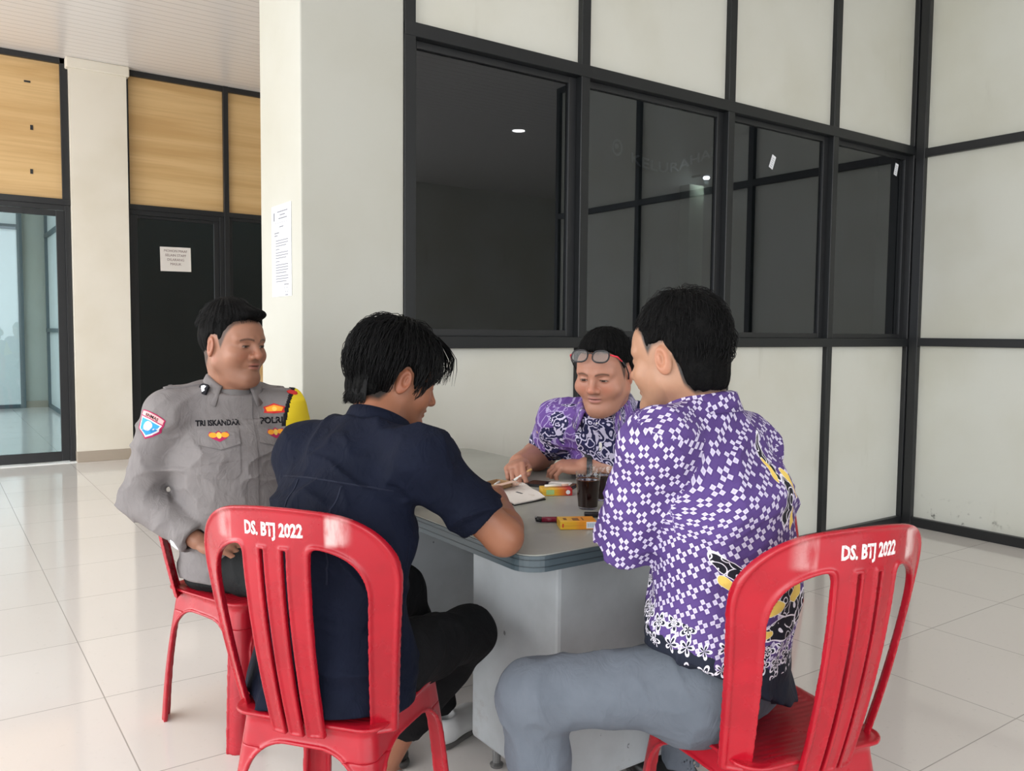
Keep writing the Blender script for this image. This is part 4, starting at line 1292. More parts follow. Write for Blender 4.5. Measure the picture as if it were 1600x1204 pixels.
# ================================================================== man in the navy shirt (near left, seen from behind)
M_navy = fabric('navy_cotton', (0.0055, 0.0080, 0.0195), (0.0038, 0.0058, 0.0145), rough=0.8, wr=0.55)
M_navy_thread = plain('navy_thread', (0.010, 0.013, 0.027), 0.8, 0.2)
M_blacktrouser = fabric('black_trouser', (0.010, 0.010, 0.011), rough=0.85, wr=0.4)
M_whiteshoe = plain('white_shoe_leather', (0.62, 0.62, 0.62), 0.55, 0.4)
M_sole = plain('rubber_sole', (0.10, 0.095, 0.09), 0.7, 0.3)
def navy_man():
    root = thing('person', 'man in a navy short-sleeved shirt seen from behind, leaning on the desk over a notebook', 'person', (0, 0, 0))
    f = V(.923, .378, 0); r = V(.378, -.923, 0)
    pel = V(.725, 1.71, .50); mid = V(.785, 1.690, .950); nk = V(.832, 1.718, 1.032)
    SR = mid + r * .172 + V(0, 0, 0.008); SL = mid - r * .172
    ER = V(1.008, 1.462, .795); WR = V(1.150, 1.672, .797)
    EL = V(.93, 2.02, .79); WL = V(1.13, 1.99, .80)
    Fh = Fr((.899, 1.754, 1.120), (.955, -.10, -.30), (0.15, 0.02, 1), .965)
    # hand of the right arm: loose fist over the notebook
    Fr_ = Fr(WR, (.56, .82, .04), (.50, -.80, .30), 1.12, flip=True)
    hp = hand_prims(Fr_, [(0.9, 1.1, 0.7), (1.0, 1.2, 0.8), (1.1, 1.3, 0.8), (1.1, 1.3, 0.9)], (0.5, 0.8, -0.35), 0.0, 0.6)
    Fl_ = Fr(WL, (.95, -.3, 0), (0, 0, 1), 1.0)
    hl_ = hand_prims(Fl_, [(0.3, 0.3, 0.2)] * 4)
    dims = [(.12, .08), (.13, .085), (.150, .112), (.168, .112), (.135, .082), (.058, .056)]
    st = spine(pel, mid, nk, f, r, r, dims, 0.035)
    core = Loft(st, r, -0.014)
    bp = [core.prim(k=0.03), cone(mid, SR, .055, .045, k=.04), cone(mid, SL, .055, .045, k=.04)]
    bp += head_prims(Fh, neck=tuple(Fh.loc(nk[None])[0]), neck_r=0.052)
    bp += arm_skin(SR, ER, WR, (0.045, 0.041, 0.043, 0.027)) + hp + arm_skin(SL, EL, WL) + hl_
    # bare ankle below the trouser hem
    bp += [cone((1.00, 1.905, .20), (.955, 1.945, .075), .040, .034, k=.02), cone((.955, 1.945, .075), (.99, 1.93, .045), .034, .03, k=.02)]
    base = (0.270, 0.112, 0.062)
    build_body(root, bp, Fh, base, (0.26, 0.09, 0.07), hairline=HL, scalp_amt=1.0, stubble=0.35, mous=0.5)
    hh = link('hair', tomesh('hair', *surf(hair_prims(Fh, ([-.13, -.06, -.042, -.030, -.015, .010, .026, .044, .062, .078, .13], [-.086, -.083, -.064, -.010, .020, .018, -.030, .004, .046, .056, .060]), 0.012, 0.022, 3, 0.0045,
        extra=(Fh.ell((0, -0.070, -0.030), (0.060, 0.045, 0.060), k=0.03), Fh.ell((0, 0.052, 0.080), (0.062, 0.045, 0.030), k=0.02))), 0.0022, smooth=1)), M_hair, root)
    hl2 = ([-.13, -.06, -.042, -.030, -.015, .010, .026, .044, .062, .078, .13], [-.104, -.100, -.078, -.015, .018, .014, -.040, .000, .040, .048, .050])
    bm = strands(Fh, hl2, 1500, 0.085, 0.010, 5, 0.0, 0.030, 0.0011, (0.093, 0.112, 0.108), 0.042)
    rg = random.Random(9)
    for i in range(46):     # wisps falling over the forehead
        x0 = rg.uniform(-0.05, 0.068); a = rg.uniform(-0.4, 0.5)
        p = [(x0, 0.055, 0.125), (x0 + 0.006 * a, 0.088, 0.108), (x0 + 0.014 * a, 0.108 + rg.uniform(0, .006), 0.086), (x0 + 0.02 * a, 0.114 + rg.uniform(-.004, .008), 0.060), (x0 + 0.026 * a, 0.112 + rg.uniform(-.006, .012), 0.034 + rg.uniform(-0.016, 0.012))]
        tube(bm, [Fh.p(*q) for q in p], [0.0014, 0.0014, 0.0012, 0.0009, 0.0002], 3, cap=False)
    for i in range(420):    # nape
        x = rg.uniform(-.058, .062); d = rg.uniform(0, .03)
        yb = lambda z: -0.1125 + 0.35 * x * x / .06 * 1.0 + .20 * max(0, -z - .03)
        p = [(x, yb(z), z) for z in (0.012 - d, -0.012 - d, -0.034 - d, -0.053 - d, -0.068 - d * .7)]
        p[-1] = (p[-1][0] + rg.uniform(-.006, .006), p[-1][1] - rg.uniform(-.002, .008), p[-1][2])
        tube(bm, [Fh.p(*q) for q in p], [0.0012, 0.0013, 0.0012, 0.0009, 0.0002], 3, cap=False)
    obj('hair_strands', bm, M_strand, hh, smooth=True)
    # shirt
    dims = [(.190, .150), (.196, .150), (.176, .134), (.180, .124), (.150, .098), (.068, .070)]
    st = spine(pel + V(0, 0, -.0), mid, nk - V(0, 0, .012), f, r, r, dims, 0.035)
    st[0] = (st[0][0] + V(-.010, .012, -.03), .205, .160, r)
    lf = Loft(st, r)
    ce = SR + (ER - SR) * 0.74; cl = SL + (EL - SL) * 0.8
    sp = [lf.prim(k=.03), cone(nk - V(0, 0, .03), SR, .060, .064, k=.05), cone(nk - V(0, 0, .03), SL, .060, .064, k=.05),
          cutcone(SR, ce, .066, .058, k=.045), cutcone(SL, cl, .070, .070, k=.045),
          open_end(ce, ER - SR, .050), open_end(cl, EL - SL, .060), half(nk - V(.004, 0, .006), V(.35, .1, 1), op='i', k=.006),
          P(lambda p: 0.438 - p[:, 2], V(9, 9, 9), V(-9, -9, -9), op='i', k=.004),
          folds(0.013, (6.5, 6.5, 10), 11)]
    v, fa = surf(sp, 0.0042, smooth=1)
    sh = link('shirt', tomesh('shirt', v, fa), M_navy, root)
    collar_mesh('collar', nk - V(0, 0, .030), nk - mid * 0.35 - st[3][0] * 0.65, r, .064, .066, .034, M_navy, sh, gap=0.55)
    pj = Proj(sp, mid + V(0, 0, -.1), -f + V(0, 0, .15), (0, 0, 1))
    bm = BM()
    ribbon(bm, [(x, 0.055 - 0.4 * x * x) for x in np.linspace(-.15, .15, 26)], .0028)          # yoke seam
    drape('yoke_seam', bm, pj, M_navy_thread, sh, thick=0.0012)
    for sx, tl in ((-.062, .004), (.066, -.004)):
        bm = BM(); ribbon(bm, [(sx + tl * t, 0.048 - 0.20 * t) for t in np.linspace(0, 1, 20)], .0035)
        drape('back_pleat', bm, pj, M_navy_thread, sh, thick=0.0016)
    # armhole seam on the near side
    bm = BM()
    ax = nrm(ER - SR); e1 = nrm(np.cross(ax, (0, 0, 1))); e2 = np.cross(ax, e1)
    # trousers and shoes
    tp = leg_prims(pel + r * .085 + V(.02, 0, 0), (1.125, 1.785, .462), (.995, 1.905, .20), (.088, .062, .058, .056))
    tp += leg_prims(pel - r * .085, (1.06, 2.04, .52), (1.22, 2.10, .12), (.088, .066, .058, .052))
    tp += [cone(pel + r * .07, pel - r * .07, .105, .105, k=.05), folds(0.009, (9, 9, 8), 21)]
    link('trousers', tomesh('trousers', *surf(tp, 0.0045, smooth=1)), M_blacktrouser, root)
    shoe('shoe', (.905, 1.975, 0), (1.10, 1.80, 0), (M_whiteshoe, M_sole), root)
    shoe('shoe', (1.205, 2.085, 0), (1.42, 2.19, 0), (M_whiteshoe, M_sole), root)
    return root
navy_man()

# ================================================================== uniformed officer (far left)
M_uni = fabric('grey_uniform', (0.215, 0.200, 0.200), (0.185, 0.172, 0.175), rough=0.75, wr=0.45)
M_uni_d = plain('grey_uniform_seam', (0.150, 0.140, 0.142), 0.8, 0.2)
M_yellow = plain('yellow_armband', (0.74, 0.56, 0.02), 0.7, 0.3)
M_blk = plain('black_embroidery', (0.012, 0.012, 0.016), 0.8, 0.2)
M_magenta = plain('magenta_edging', (0.42, 0.02, 0.10), 0.7, 0.3)
M_pinkc = plain('pink_embroidery', (0.80, 0.42, 0.42), 0.7, 0.3)
M_blue = plain('blue_embroidery', (0.04, 0.33, 0.72), 0.7, 0.3)
M_white = plain('white_embroidery', (0.80, 0.80, 0.85), 0.7, 0.3)
M_orange = plain('orange_embroidery', (0.88, 0.36, 0.03), 0.7, 0.3)
M_gold = plain('gold_embroidery', (0.85, 0.55, 0.10), 0.6, 0.3)
M_redb = plain('red_embroidery', (0.62, 0.03, 0.03), 0.7, 0.3)
M_dktrouser = fabric('dark_uniform_trousers', (0.014, 0.015, 0.016), rough=0.8, wr=0.4)
M_blkshoe = plain('black_leather', (0.012, 0.012, 0.012), 0.3, 0.5)
def flatpoly(pts):
    bm = BM(); poly(bm, pts); return bm
def ngon(n, rx, ry, cx=0, cy=0, a0=0): return [(cx + rx * math.cos(a0 + 2 * math.pi * k / n), cy + ry * math.sin(a0 + 2 * math.pi * k / n)) for k in range(n)]
def officer():
    root = thing('person', 'uniformed officer in a grey long-sleeved shirt with badges, hand on his thigh', 'person', (0, 0, 0))
    f = V(-.10, -.995, 0); r = V(-.995, .10, 0)
    fp = V(.25, -.968, 0); rp = V(-.968, -.25, 0)
    pel = V(.822, 2.685, .500); mid = V(.778, 2.680, .968); nk = V(.792, 2.672, 1.070)
    SR = V(.602, 2.690, .978); SL = V(.950, 2.655, .968)
    ER = V(.532, 2.755, .712); WR = V(.652, 2.563, .602)
    EL = V(1.06, 2.66, .71); WL = V(.98, 2.45, .61)
    Fh = Fr((.790, 2.645, 1.185), (.46, -.88, -.03), (0.02, 0.0, 1), 1.03)
    Fr_ = Fr(WR + nrm(WR - ER) * .01, (.88, -.38, -.16), (.10, -.55, .82), 1.0, flip=True)
    hp = hand_prims(Fr_, [(0.35, 0.35, 0.25), (0.42, 0.35, 0.25), (0.48, 0.4, 0.3), (0.5, 0.4, 0.3)], (0.8, 0.5, -0.2), 0.10)
    Fl_ = Fr(WL, (-.3, -.9, -.2), (0, 0, 1), 1.0)
    dims = [(.12, .08), (.13, .09), (.150, .115), (.172, .125), (.130, .085), (.062, .060)]
    st = spine(pel, mid, nk, f, rp, r, dims, 0.0)
    core = Loft(st, r, -0.014)
    bp = [core.prim(k=0.03), cone(mid, SR, .055, .045, k=.04), cone(mid, SL, .055, .045, k=.04)]
    bp += head_prims(Fh, 0.006, neck=tuple(Fh.loc(nk[None] + V(0, .0, -.02))[0]), neck_r=0.054)
    bp += arm_skin(SR, ER, WR) + hp + arm_skin(SL, EL, WL) + hand_prims(Fl_, [(0.3, 0.3, 0.2)] * 4)
    base = (0.320, 0.152, 0.096)
    build_body(root, bp, Fh, base, (0.33, 0.12, 0.095), hairline=HL, scalp_amt=0.85, stubble=0.30, mous=0.35, brow=0.8)
    hh = link('hair', tomesh('hair', *surf(hair_prims(Fh, ([-.13, -.055, -.036, -.026, -.012, .012, .020, .034, .052, .078, .13], [-.040, -.036, -.020, .010, .032, .030, .004, .036, .066, .078, .080]), 0.0035, 0.018, 8, 0.0025,
        extra=(Fh.ell((-.012, 0.060, 0.096), (0.050, 0.036, 0.020), k=0.02),)), 0.0022, smooth=1)), M_hair, root)
    obj('hair_strands', strands(Fh, ([-.13, -.03, .0, .05, .13], [.05, .05, .05, .07, .075]), 420, 0.045, 0.008, 15, 0.3, 0.0, 0.0009, (0.082, 0.101, 0.104), 0.036), M_strand, hh, smooth=True)
    # shirt with long sleeves
    dims = [(.195, .150), (.198, .158), (.188, .160), (.188, .145), (.150, .100), (.070, .070)]
    st = spine(pel + V(0, 0, .01), mid, nk - V(0, 0, .014), f, rp, r, dims, -0.012)
    lf = Loft(st, r)
    WRc = WR - (WR - ER) * 0.06
    sp = [lf.prim(k=.03), cone(nk - V(0, 0, .035), SR, .058, .064, k=.05), cone(nk - V(0, 0, .035), SL, .058, .064, k=.05),
          cone(SR, ER, .070, .062, k=.04), cone(ER, ER + (WRc - ER) * .6, .062, .056, k=.02), cutcone(ER + (WRc - ER) * .6, WRc, .055, .047, k=.012), open_end(WRc, WR - ER, .039),
          cone(SL, EL, .070, .062, k=.04), cutcone(EL, WL, .060, .046, k=.02), open_end(WL, WL - EL, .038), half(nk - V(0, .0, .012), V(.03, -.35, 1), op='i', k=.006),
          P(lambda p: 0.462 - p[:, 2], V(9, 9, 9), V(-9, -9, -9), op='i', k=.01),
          folds(0.012, (7, 7, 10), 31)]
    fo = sp[-1].f; _m = mid.astype(np.float32)
    def calm(p):   # the chest is stretched smooth under tapes and badges
        w = np.clip((np.linalg.norm((p - _m - np.float32([.02, -.1, .0])) * np.float32([1, 1, 1.6]), axis=1) - .13) / .08, 0.28, 1)
        return fo(p) * w
    sp[-1] = P(calm, sp[-1].lo, sp[-1].hi, op='d')
    v, fa = surf(sp, 0.0040, smooth=1)
    sh = link('shirt', tomesh('shirt', v, fa), M_uni, root)
    col = collar_mesh('collar', nk - V(0, 0, .022), V(0.02, -.16, 1), r, .069, .067, .034, M_uni, sh, gap=0.60, flare=0.026, fold=0.040)
    # cuff with a white button tab
    ax = nrm(WR - ER)
    pr = [cutcone(WRc - ax * .062, WRc + ax * .004, .0535, .0505, k=.01), open_end(WRc + ax * .004, ax, .0445, .08), P(lambda p, a=ax.astype(np.float32), o=(WRc - ax * .052): -(p - o.astype(np.float32)) @ a, V(9, 9, 9), V(-9, -9, -9), op='i', k=.003)]
    cuff = link('cuff', tomesh('cuff', *surf(pr, .003)), M_uni, sh)
    tb = WRc - ax * .02 + nrm(V(-.85, -.2, -.45)) * .051
    bm = BM(); F_ = Fr(tb, ax, nrm(V(-.85, -.2, -.45))); box(bm, -.012, .012, -.016, .016, -.003, .003, bev=.002)
    for w in bm.verts: w.co = Vector(F_.p(*w.co).tolist())
    obj('cuff_tab', bm, M_white, cuff)
    n = nrm(f + V(0, 0, .05))
    pj = Proj(sp, mid + f * .05 + V(.042, 0, .042), n, (0, 0, 1))
    # placket line and buttons
    bm = BM(); ribbon(bm, [(0.004, .015 - .42 * t) for t in np.linspace(0, 1, 40)], .030); drape('placket', bm, pj, M_uni, sh, thick=.0022)
    bm = BM(); ribbon(bm, [(0.020, .010 - .40 * t) for t in np.linspace(0, 1, 40)], .0022); drape('placket_seam', bm, pj, M_uni_d, sh, thick=.0028)
    # pockets with flaps
    for sgn in (-1, 1):
        cx = sgn * .088
        bm = flatpoly([(cx - .056, -.085), (cx + .056, -.085), (cx + .056, -.215), (cx + .040, -.230), (cx - .040, -.230), (cx - .056, -.215)])
        drape('pocket', bm, pj, M_uni, sh, thick=.0022)
        bm = flatpoly([(cx - .058, -.083), (cx + .058, -.083), (cx + .058, -.125), (cx, -.140), (cx - .058, -.125)])
        fl = drape('pocket_flap', bm, pj, M_uni, sh, thick=.0050)
        bm = BM(); ribbon(bm, [(cx - .058, -.126), (cx, -.1415), (cx + .058, -.126)], .0022); drape('flap_seam', bm, pj, M_uni_d, fl, thick=.0052)
        # pocket badge
        b = drape('badge', flatpoly([(cx - .030, -.098), (cx - .024, -.088), (cx - .010, -.092), (cx, -.085), (cx + .010, -.092), (cx + .024, -.088), (cx + .030, -.098), (cx + .020, -.108), (cx, -.118), (cx - .020, -.108)]), pj, M_magenta, sh, .004, .0062)
        drape('badge_wing', flatpoly(ngon(14, .0115, .0075, cx - .0165, -.098)), pj, M_orange, b, .004, .0070)
        drape('badge_wing', flatpoly(ngon(14, .0115, .0075, cx + .0165, -.098)), pj, M_orange, b, .004, .0070)
        drape('badge_centre', flatpoly(ngon(12, .0070, .0095, cx, -.099)), pj, M_gold, b, .004, .0076)
    # viewed from the front his right chest is at the left of the picture
    for s_, tx, cx, sz, sx, m_ in ((0, 'TRI ISKANDAR', -.086, .0235, .80, M_blk), (1, 'POLRI', .078, .0270, 1.0, M_blk)):
        bm = flatpoly([(cx - .058, -.076), (cx + .058, -.076), (cx + .058, -.050), (cx - .058, -.050)])
        tp_ = drape('name_tape', bm, pj, M_uni, sh, thick=.0018)
        drape('embroidered_text', textflat(tx, sz, sx, .0009, cx, -.063), pj, m_, tp_, .02, .0030)
    cx, cy = .088, -.026
    b = drape('badge', flatpoly([(cx - .033, cy + .006), (cx - .018, cy + .010), (cx, cy + .017), (cx + .018, cy + .010), (cx + .033, cy + .006), (cx + .028, cy - .003), (cx + .032, cy - .012), (cx, cy - .015), (cx - .032, cy - .012), (cx - .028, cy - .003)]), pj, M_redb, sh, .004, .0035)
    drape('badge_wing', flatpoly([(cx - .027, cy + .004), (cx, cy + .012), (cx + .027, cy + .004), (cx + .022, cy - .008), (cx - .022, cy - .008)]), pj, M_orange, b, .004, .0042)
    drape('badge_centre', flatpoly(ngon(12, .007, .007, cx, cy)), pj, M_gold, b, .004, .0048)
    # collar insignia on his right collar wing
    # sleeve patch
    out = nrm(r * .62 + f * .78 + V(0, 0, .12))
    pc = SR + (ER - SR) * .12
    pj2 = Proj(sp, pc, out, nrm(SR - ER) + f * 0.1)
    S_ = 1.15
    sc_ = lambda pts: [(x * S_, y * S_) for x, y in pts]
    arcp = [(x, .028 - 5.0 * x * x) for x in np.linspace(-.036, .036, 9)]
    b = drape('sleeve_patch', flatpoly(sc_(arcp[::-1] + [(-.037, .006), (-.033, -.014), (-.018, -.032), (0, -.046), (.018, -.032), (.033, -.014), (.037, .006)])), pj2, M_magenta, sh, .005, .0022)
    drape('patch_band', flatpoly(sc_([(x, .0255 - 5 * x * x) for x in np.linspace(.033, -.033, 9)] + [(-.034, .009), (0, .0125), (.034, .009)])), pj2, M_pinkc, b, .005, .0030)
    drape('patch_field', flatpoly(sc_([(-.033, .006), (-.029, -.012), (-.016, -.028), (0, -.041), (.016, -.028), (.029, -.012), (.033, .006), (0, .0095)])), pj2, M_white, b, .005, .0030)
    drape('patch_shield', flatpoly(sc_([(-.029, .003), (-.025, -.012), (-.013, -.026), (0, -.036), (.013, -.026), (.025, -.012), (.029, .003), (0, .006)])), pj2, M_blue, b, .005, .0036)
    drape('patch_disc', flatpoly(sc_(ngon(18, .0125, .0125, 0, -.009))), pj2, M_white, b, .005, .0042)
    drape('patch_text', textflat('BINMAS', .0135, .95, .0002, 0, .0195, 5.0), pj2, M_blk, b, .02, .0036)
    # shoulder straps
    for S, sg in ((SR, 1), (SL, -1)):
        up = nrm(V(0, 0, 1) + r * sg * .25)
        c0 = nk + r * sg * .070 + V(0, 0, -.04); c1 = S + V(0, 0, .06)
        pjs = Proj(sp, (c0 + c1) / 2, up, f)
        L = float(np.linalg.norm(c1 - c0)) * .5
        bm = flatpoly([(-L, -.022), (L, -.022), (L + .004, 0), (L, .022), (-L, .022)]) if True else None
        e = drape('shoulder_strap', bm, pjs, M_uni, sh, .008, .0050)
        bm = flatpoly(ngon(12, .006, .006, (-1 if sg > 0 else 1) * (-L + .018) * (1 if sg > 0 else 1), 0)); drape('strap_button', bm, pjs, M_uni_d, e, .004, .0075)
    # yellow armband with dark strap on his left shoulder
    fcn = v[fa].mean(1); axl = nrm(EL - SL)
    q = fcn - SL; al = q @ axl; la = q @ (-r); fr = q @ f
    bd = la + 0.25 * al - 0.026 + 0.9 * np.clip(fr, 0, .1) ** 1.3
    arm = (np.linalg.norm(q - np.clip(al, -.02, .3)[:, None] * axl, axis=1) < .10) & (al < .17) & (fcn[:, 2] > SL[2] - .20)
    ab = shell('armband', v, fa, arm & (bd > 0) & (al < .155), .0022, M_yellow, sh)
    ab['label'] = 'yellow armband'
    shell('armband_strap', v, fa, arm & (bd > -.012) & (bd < .001), .0030, M_blk, ab)
    shell('armband_emblem', v, fa, arm & (np.linalg.norm(q - (V(0, 0, .055) - r * .022 + f * .030), axis=1) < .018), .0034, M_redb, ab)
    # collar patch: dark blue square with a white device, laid on the collar wing
    axc = nrm(V(.02, -.10, 1)); rr_ = nrm(r - axc * (r @ axc)); ff = np.cross(axc, rr_)
    th = math.radians(118); x, y = math.sin(th), -math.cos(th)
    cpt = nk - V(0, 0, .022) + rr_ * x * .104 + ff * y * .104 + axc * (.004)
    nn = nrm(rr_ * x * .8 + ff * y + axc * .45)
    Fc = Fr(cpt + nn * .002, nrm(np.cross(nn, np.cross(axc, nn)) + 0.0 * ff), nn)
    def flatbox(nm, pts, z0, z1, m_, par):
        bm = BM(); prism(bm, pts, z0, z1)
        for w in bm.verts: w.co = Vector(Fc.p(*w.co).tolist())
        return obj(nm, bm, m_, par)
    cp = flatbox('collar_patch', [(-.018, -.016), (.018, -.016), (.018, .010), (.010, .017), (-.010, .017), (-.018, .010)], -.004, .0035, M_blk, col)
    flatbox('collar_device', [(-.010, -.009), (-.003, -.006), (.004, -.010), (.011, -.004), (.006, .002), (.010, .010), (0, .012), (-.010, .008), (-.006, 0)], .003, .0048, M_white, cp)
    # undershirt
    bm = BM(); pr = [F_2 for F_2 in [cone(nk - V(0, 0, .06) + f * .01, nk + f * .012 - V(0, 0, .016), .067, .061, k=.02)]]
    pr.append(P(lambda p: p[:, 2] - float(nk[2]) + .020 - 0.10 * (-(p[:, 1] - float(nk[1]))) * 0, V(9, 9, 9), V(-9, -9, -9), op='i', k=.003))
    link('undershirt', tomesh('undershirt', *surf(pr, .003)), fabric('grey_undershirt', (0.19, 0.18, 0.18), wr=0.1), root)
    # trousers, shoes
    tp = leg_prims(pel + rp * .090, (.870, 2.290, .500), (1.00, 2.25, .10), (.082, .064, .058, .050))
    tp += leg_prims(pel - rp * .090, (1.03, 2.42, .525), (1.10, 2.42, .10), (.092, .068, .058, .050))
    tp += [cone(pel + rp * .07, pel - rp * .07, .112, .112, k=.05), P(lambda p: p[:, 2] - .60, V(9, 9, 9), V(-9, -9, -9), op='i', k=.01), folds(0.008, (9, 9, 8), 41)]
    link('trousers', tomesh('trousers', *surf(tp, 0.005, smooth=1)), M_dktrouser, root)
    shoe('shoe', (.99, 2.30, 0), (1.08, 2.05, 0), (M_blkshoe, M_sole), root)
    shoe('shoe', (1.09, 2.47, 0), (1.20, 2.23, 0), (M_blkshoe, M_sole), root)
    return root
officer()

# ------------------------------------------------------------------ batik prints
def batik_check(name):
    """white four-square flowers on purple, dark hem with outlined blossoms, yellow and black sprays low on the right"""
    m, t = mat(name)
    a = t.node('ShaderNodeAttribute', attribute_name='cloth').outputs['Vector']
    s = t.sep(a); u, v, part = s[0], s[1], s[2]
    g = t.node('ShaderNodeTexCoord').outputs['Object']
    nz, nc = t.noise(g, 9.0, 2)
    ca, sa = math.cos(0.42), math.sin(0.42)
    pit = 0.0345
    U = t.m('DIVIDE', t.m('ADD', t.m('MULTIPLY', u, ca), t.m('MULTIPLY', v, sa)), pit)
    W = t.m('DIVIDE', t.m('SUBTRACT', t.m('MULTIPLY', v, ca), t.m('MULTIPLY', u, sa)), pit)
    row = t.m('FLOOR', W)
    U2 = t.m('ADD', U, t.m('MULTIPLY', row, 0.36))
    X = t.m('MULTIPLY', t.m('SUBTRACT', t.m('FRACT', t.m('ADD', U2, 20.0)), 0.5), 3.6)
    Y = t.m('MULTIPLY', t.m('SUBTRACT', t.m('FRACT', t.m('ADD', W, 20.0)), 0.5), 3.6)
    aX, aY = t.m('ABSOLUTE', X), t.m('ABSOLUTE', Y)
    def sq(p, q):   # small square centred at |p|=1
        d = t.m('MAXIMUM', t.m('ABSOLUTE', t.m('SUBTRACT', p, 0.98)), q)
        return t.m('SUBTRACT', 1.0, t.sstep(d, 0.43, 0.51)), d
    q1, d1 = sq(aX, aY); q2, d2 = sq(aY, aX)
    white = t.m('MAXIMUM', q1, q2)
    dmin = t.m('MINIMUM', d1, d2)
    lav = t.m('MULTIPLY', t.m('SUBTRACT', 1.0, t.sstep(dmin, 0.10, 0.34)), white)
    purple = t.mix(t.sstep(nz, 0.3, 0.7), (0.098, 0.056, 0.215, 1), (0.078, 0.043, 0.175, 1))
    # thin dark outline squares around the flowers
    col = t.mix(t.m('MULTIPLY', t.m('SUBTRACT', 1.0, t.sstep(t.m('ABSOLUTE', t.m('SUBTRACT', dmin, 0.66)), 0.02, 0.07)), 0.60), purple, (0.05, 0.025, 0.12, 1))
    wcol = t.mix(lav, (0.60, 0.56, 0.70, 1), (0.47, 0.42, 0.62, 1))
    col = t.mix(white, col, wcol)
    istor = t.m('LESS_THAN', part, 0.5)
    # ---- sprays (yellow leaves, black fronds with white veins) on the lower right of the back
    uv = t.comb(u, v, 0.0)
    wv, wc = t.noise(uv, 14.0, 2, 0.5)
    uvd = t.node('ShaderNodeVectorMath', {0: uv, 1: t.node('ShaderNodeVectorMath', {0: wc, 3: 0.035}, operation='SCALE').outputs[0]}, operation='ADD').outputs[0]
    def blob(cx, cy, ax, ay, ang, soft=0.25):
        dd = t.sep(uvd)
        x = t.m('SUBTRACT', dd[0], cx + 0.0175 - 0.125); y = t.m('SUBTRACT', dd[1], cy + 0.0175)
        c_, s_ = math.cos(ang), math.sin(ang)
        xr = t.m('DIVIDE', t.m('ADD', t.m('MULTIPLY', x, c_), t.m('MULTIPLY', y, s_)), ax)
        yr = t.m('DIVIDE', t.m('SUBTRACT', t.m('MULTIPLY', y, c_), t.m('MULTIPLY', x, s_)), ay)
        r2 = t.m('ADD', t.m('MULTIPLY', xr, xr), t.m('MULTIPLY', yr, yr))
        return t.m('LESS_THAN', r2, 1.0), r2, xr, yr
    def over(col, b, inside):
        return t.mix(t.m('MULTIPLY', b, istor), col, inside)
    veins = t.m('FRACT', t.m('MULTIPLY', t.vor(uvd, 34.0, 'F1').outputs['Distance'], 3.2))
    vein = t.mix(t.m('LESS_THAN', veins, 0.18), (0.012, 0.012, 0.02, 1), (0.75, 0.72, 0.80, 1))
    # broad band of black fronds
    for (cx, cy, ax, ay, an) in ((.045, .735, .085, .030, .5), (.115, .715, .075, .034, -.3), (-.02, .795, .055, .018, -.7), (.17, .79, .05, .022, .8), (.150, .905, .052, .017, 1.2), (.155, .985, .05, .014, 1.3), (.10, .665, .070, .022, .1), (.19, .68, .05, .03, .2)):
        b, r2, xr, yr = blob(cx, cy, ax, ay, an)
        rim = t.m('GREATER_THAN', r2, 0.80)
        col = over(col, b, t.mix(rim, vein, (0.75, 0.72, 0.80, 1)))
    for (cx, cy, ax, ay, an) in ((.015, .770, .030, .017, 1.1), (-.035, .765, .024, .012, -.9), (.085, .790, .040, .024, .2), (.065, .712, .030, .017, .1), (.150, .722, .036, .012, .1), (.05, .660, .024, .009, .0), (.105, .800, .028, .018, 1.2), (.165, .870, .026, .008, 1.4), (.140, .965, .030, .009, 1.2), (.185, .935, .012, .030, .2)):
        b, r2, xr, yr = blob(cx, cy, ax, ay, an)
        col = over(col, b, t.mix(t.m('GREATER_THAN', r2, 0.86), (0.78, 0.56, 0.13, 1), (0.85, 0.82, 0.7, 1)))
    # ---- hem: blossoms outlined in white on dark navy
    hz = t.m('MULTIPLY_ADD', t.m('MAXIMUM', t.m('SUBTRACT', t.m('MULTIPLY', u, -1.0), 0.10), 0.0), 0.25, 0.590)
    vo = t.vor(uv, 24.0, 'F1', 0.35)
    loc = t.node('ShaderNodeVectorMath', {0: t.node('ShaderNodeVectorMath', {0: uv, 3: 24.0}, operation='SCALE').outputs[0], 1: t.node('ShaderNodeVectorMath', {0: vo.outputs['Position'], 3: 24.0}, operation='SCALE').outputs[0]}, operation='SUBTRACT').outputs[0]
    lp = t.sep(loc)
    rad = vo.outputs['Distance']
    ang = t.m('ARCTAN2', lp[1], lp[0])
    pet = t.m('MULTIPLY_ADD', t.m('ABSOLUTE', t.m('COSINE', t.m('MULTIPLY', ang, 2.5))), 0.30, 0.17)
    e = t.m('ABSOLUTE', t.m('SUBTRACT', rad, pet))
    e2 = t.m('ABSOLUTE', t.m('SUBTRACT', rad, t.m('MULTIPLY', pet, 0.52)))
    line = t.m('MAXIMUM', t.m('LESS_THAN', e, 0.055), t.m('LESS_THAN', e2, 0.030))
    inside = t.m('LESS_THAN', rad, pet)
    zone = t.m('MULTIPLY', t.m('MULTIPLY', t.m('LESS_THAN', v, t.m('ADD', hz, 0.048)), t.m('GREATER_THAN', v, t.m('SUBTRACT', hz, 0.030))), istor)
    edge = t.m('ADD', hz, t.m('MULTIPLY', t.m('SUBTRACT', wv, 0.5), 0.07))
    dark = t.m('MULTIPLY', t.m('LESS_THAN', v, edge), istor)
    col = t.mix(dark, col, (0.012, 0.016, 0.030, 1))
    col = t.mix(t.m('MULTIPLY', zone, inside), col, (0.014, 0.016, 0.032, 1))
    col = t.mix(t.m('MULTIPLY', zone, line), col, (0.78, 0.76, 0.84, 1))
    # plain dark piping along the sleeve hem
    b0, _ = t.noise(g, 700.0, 2)
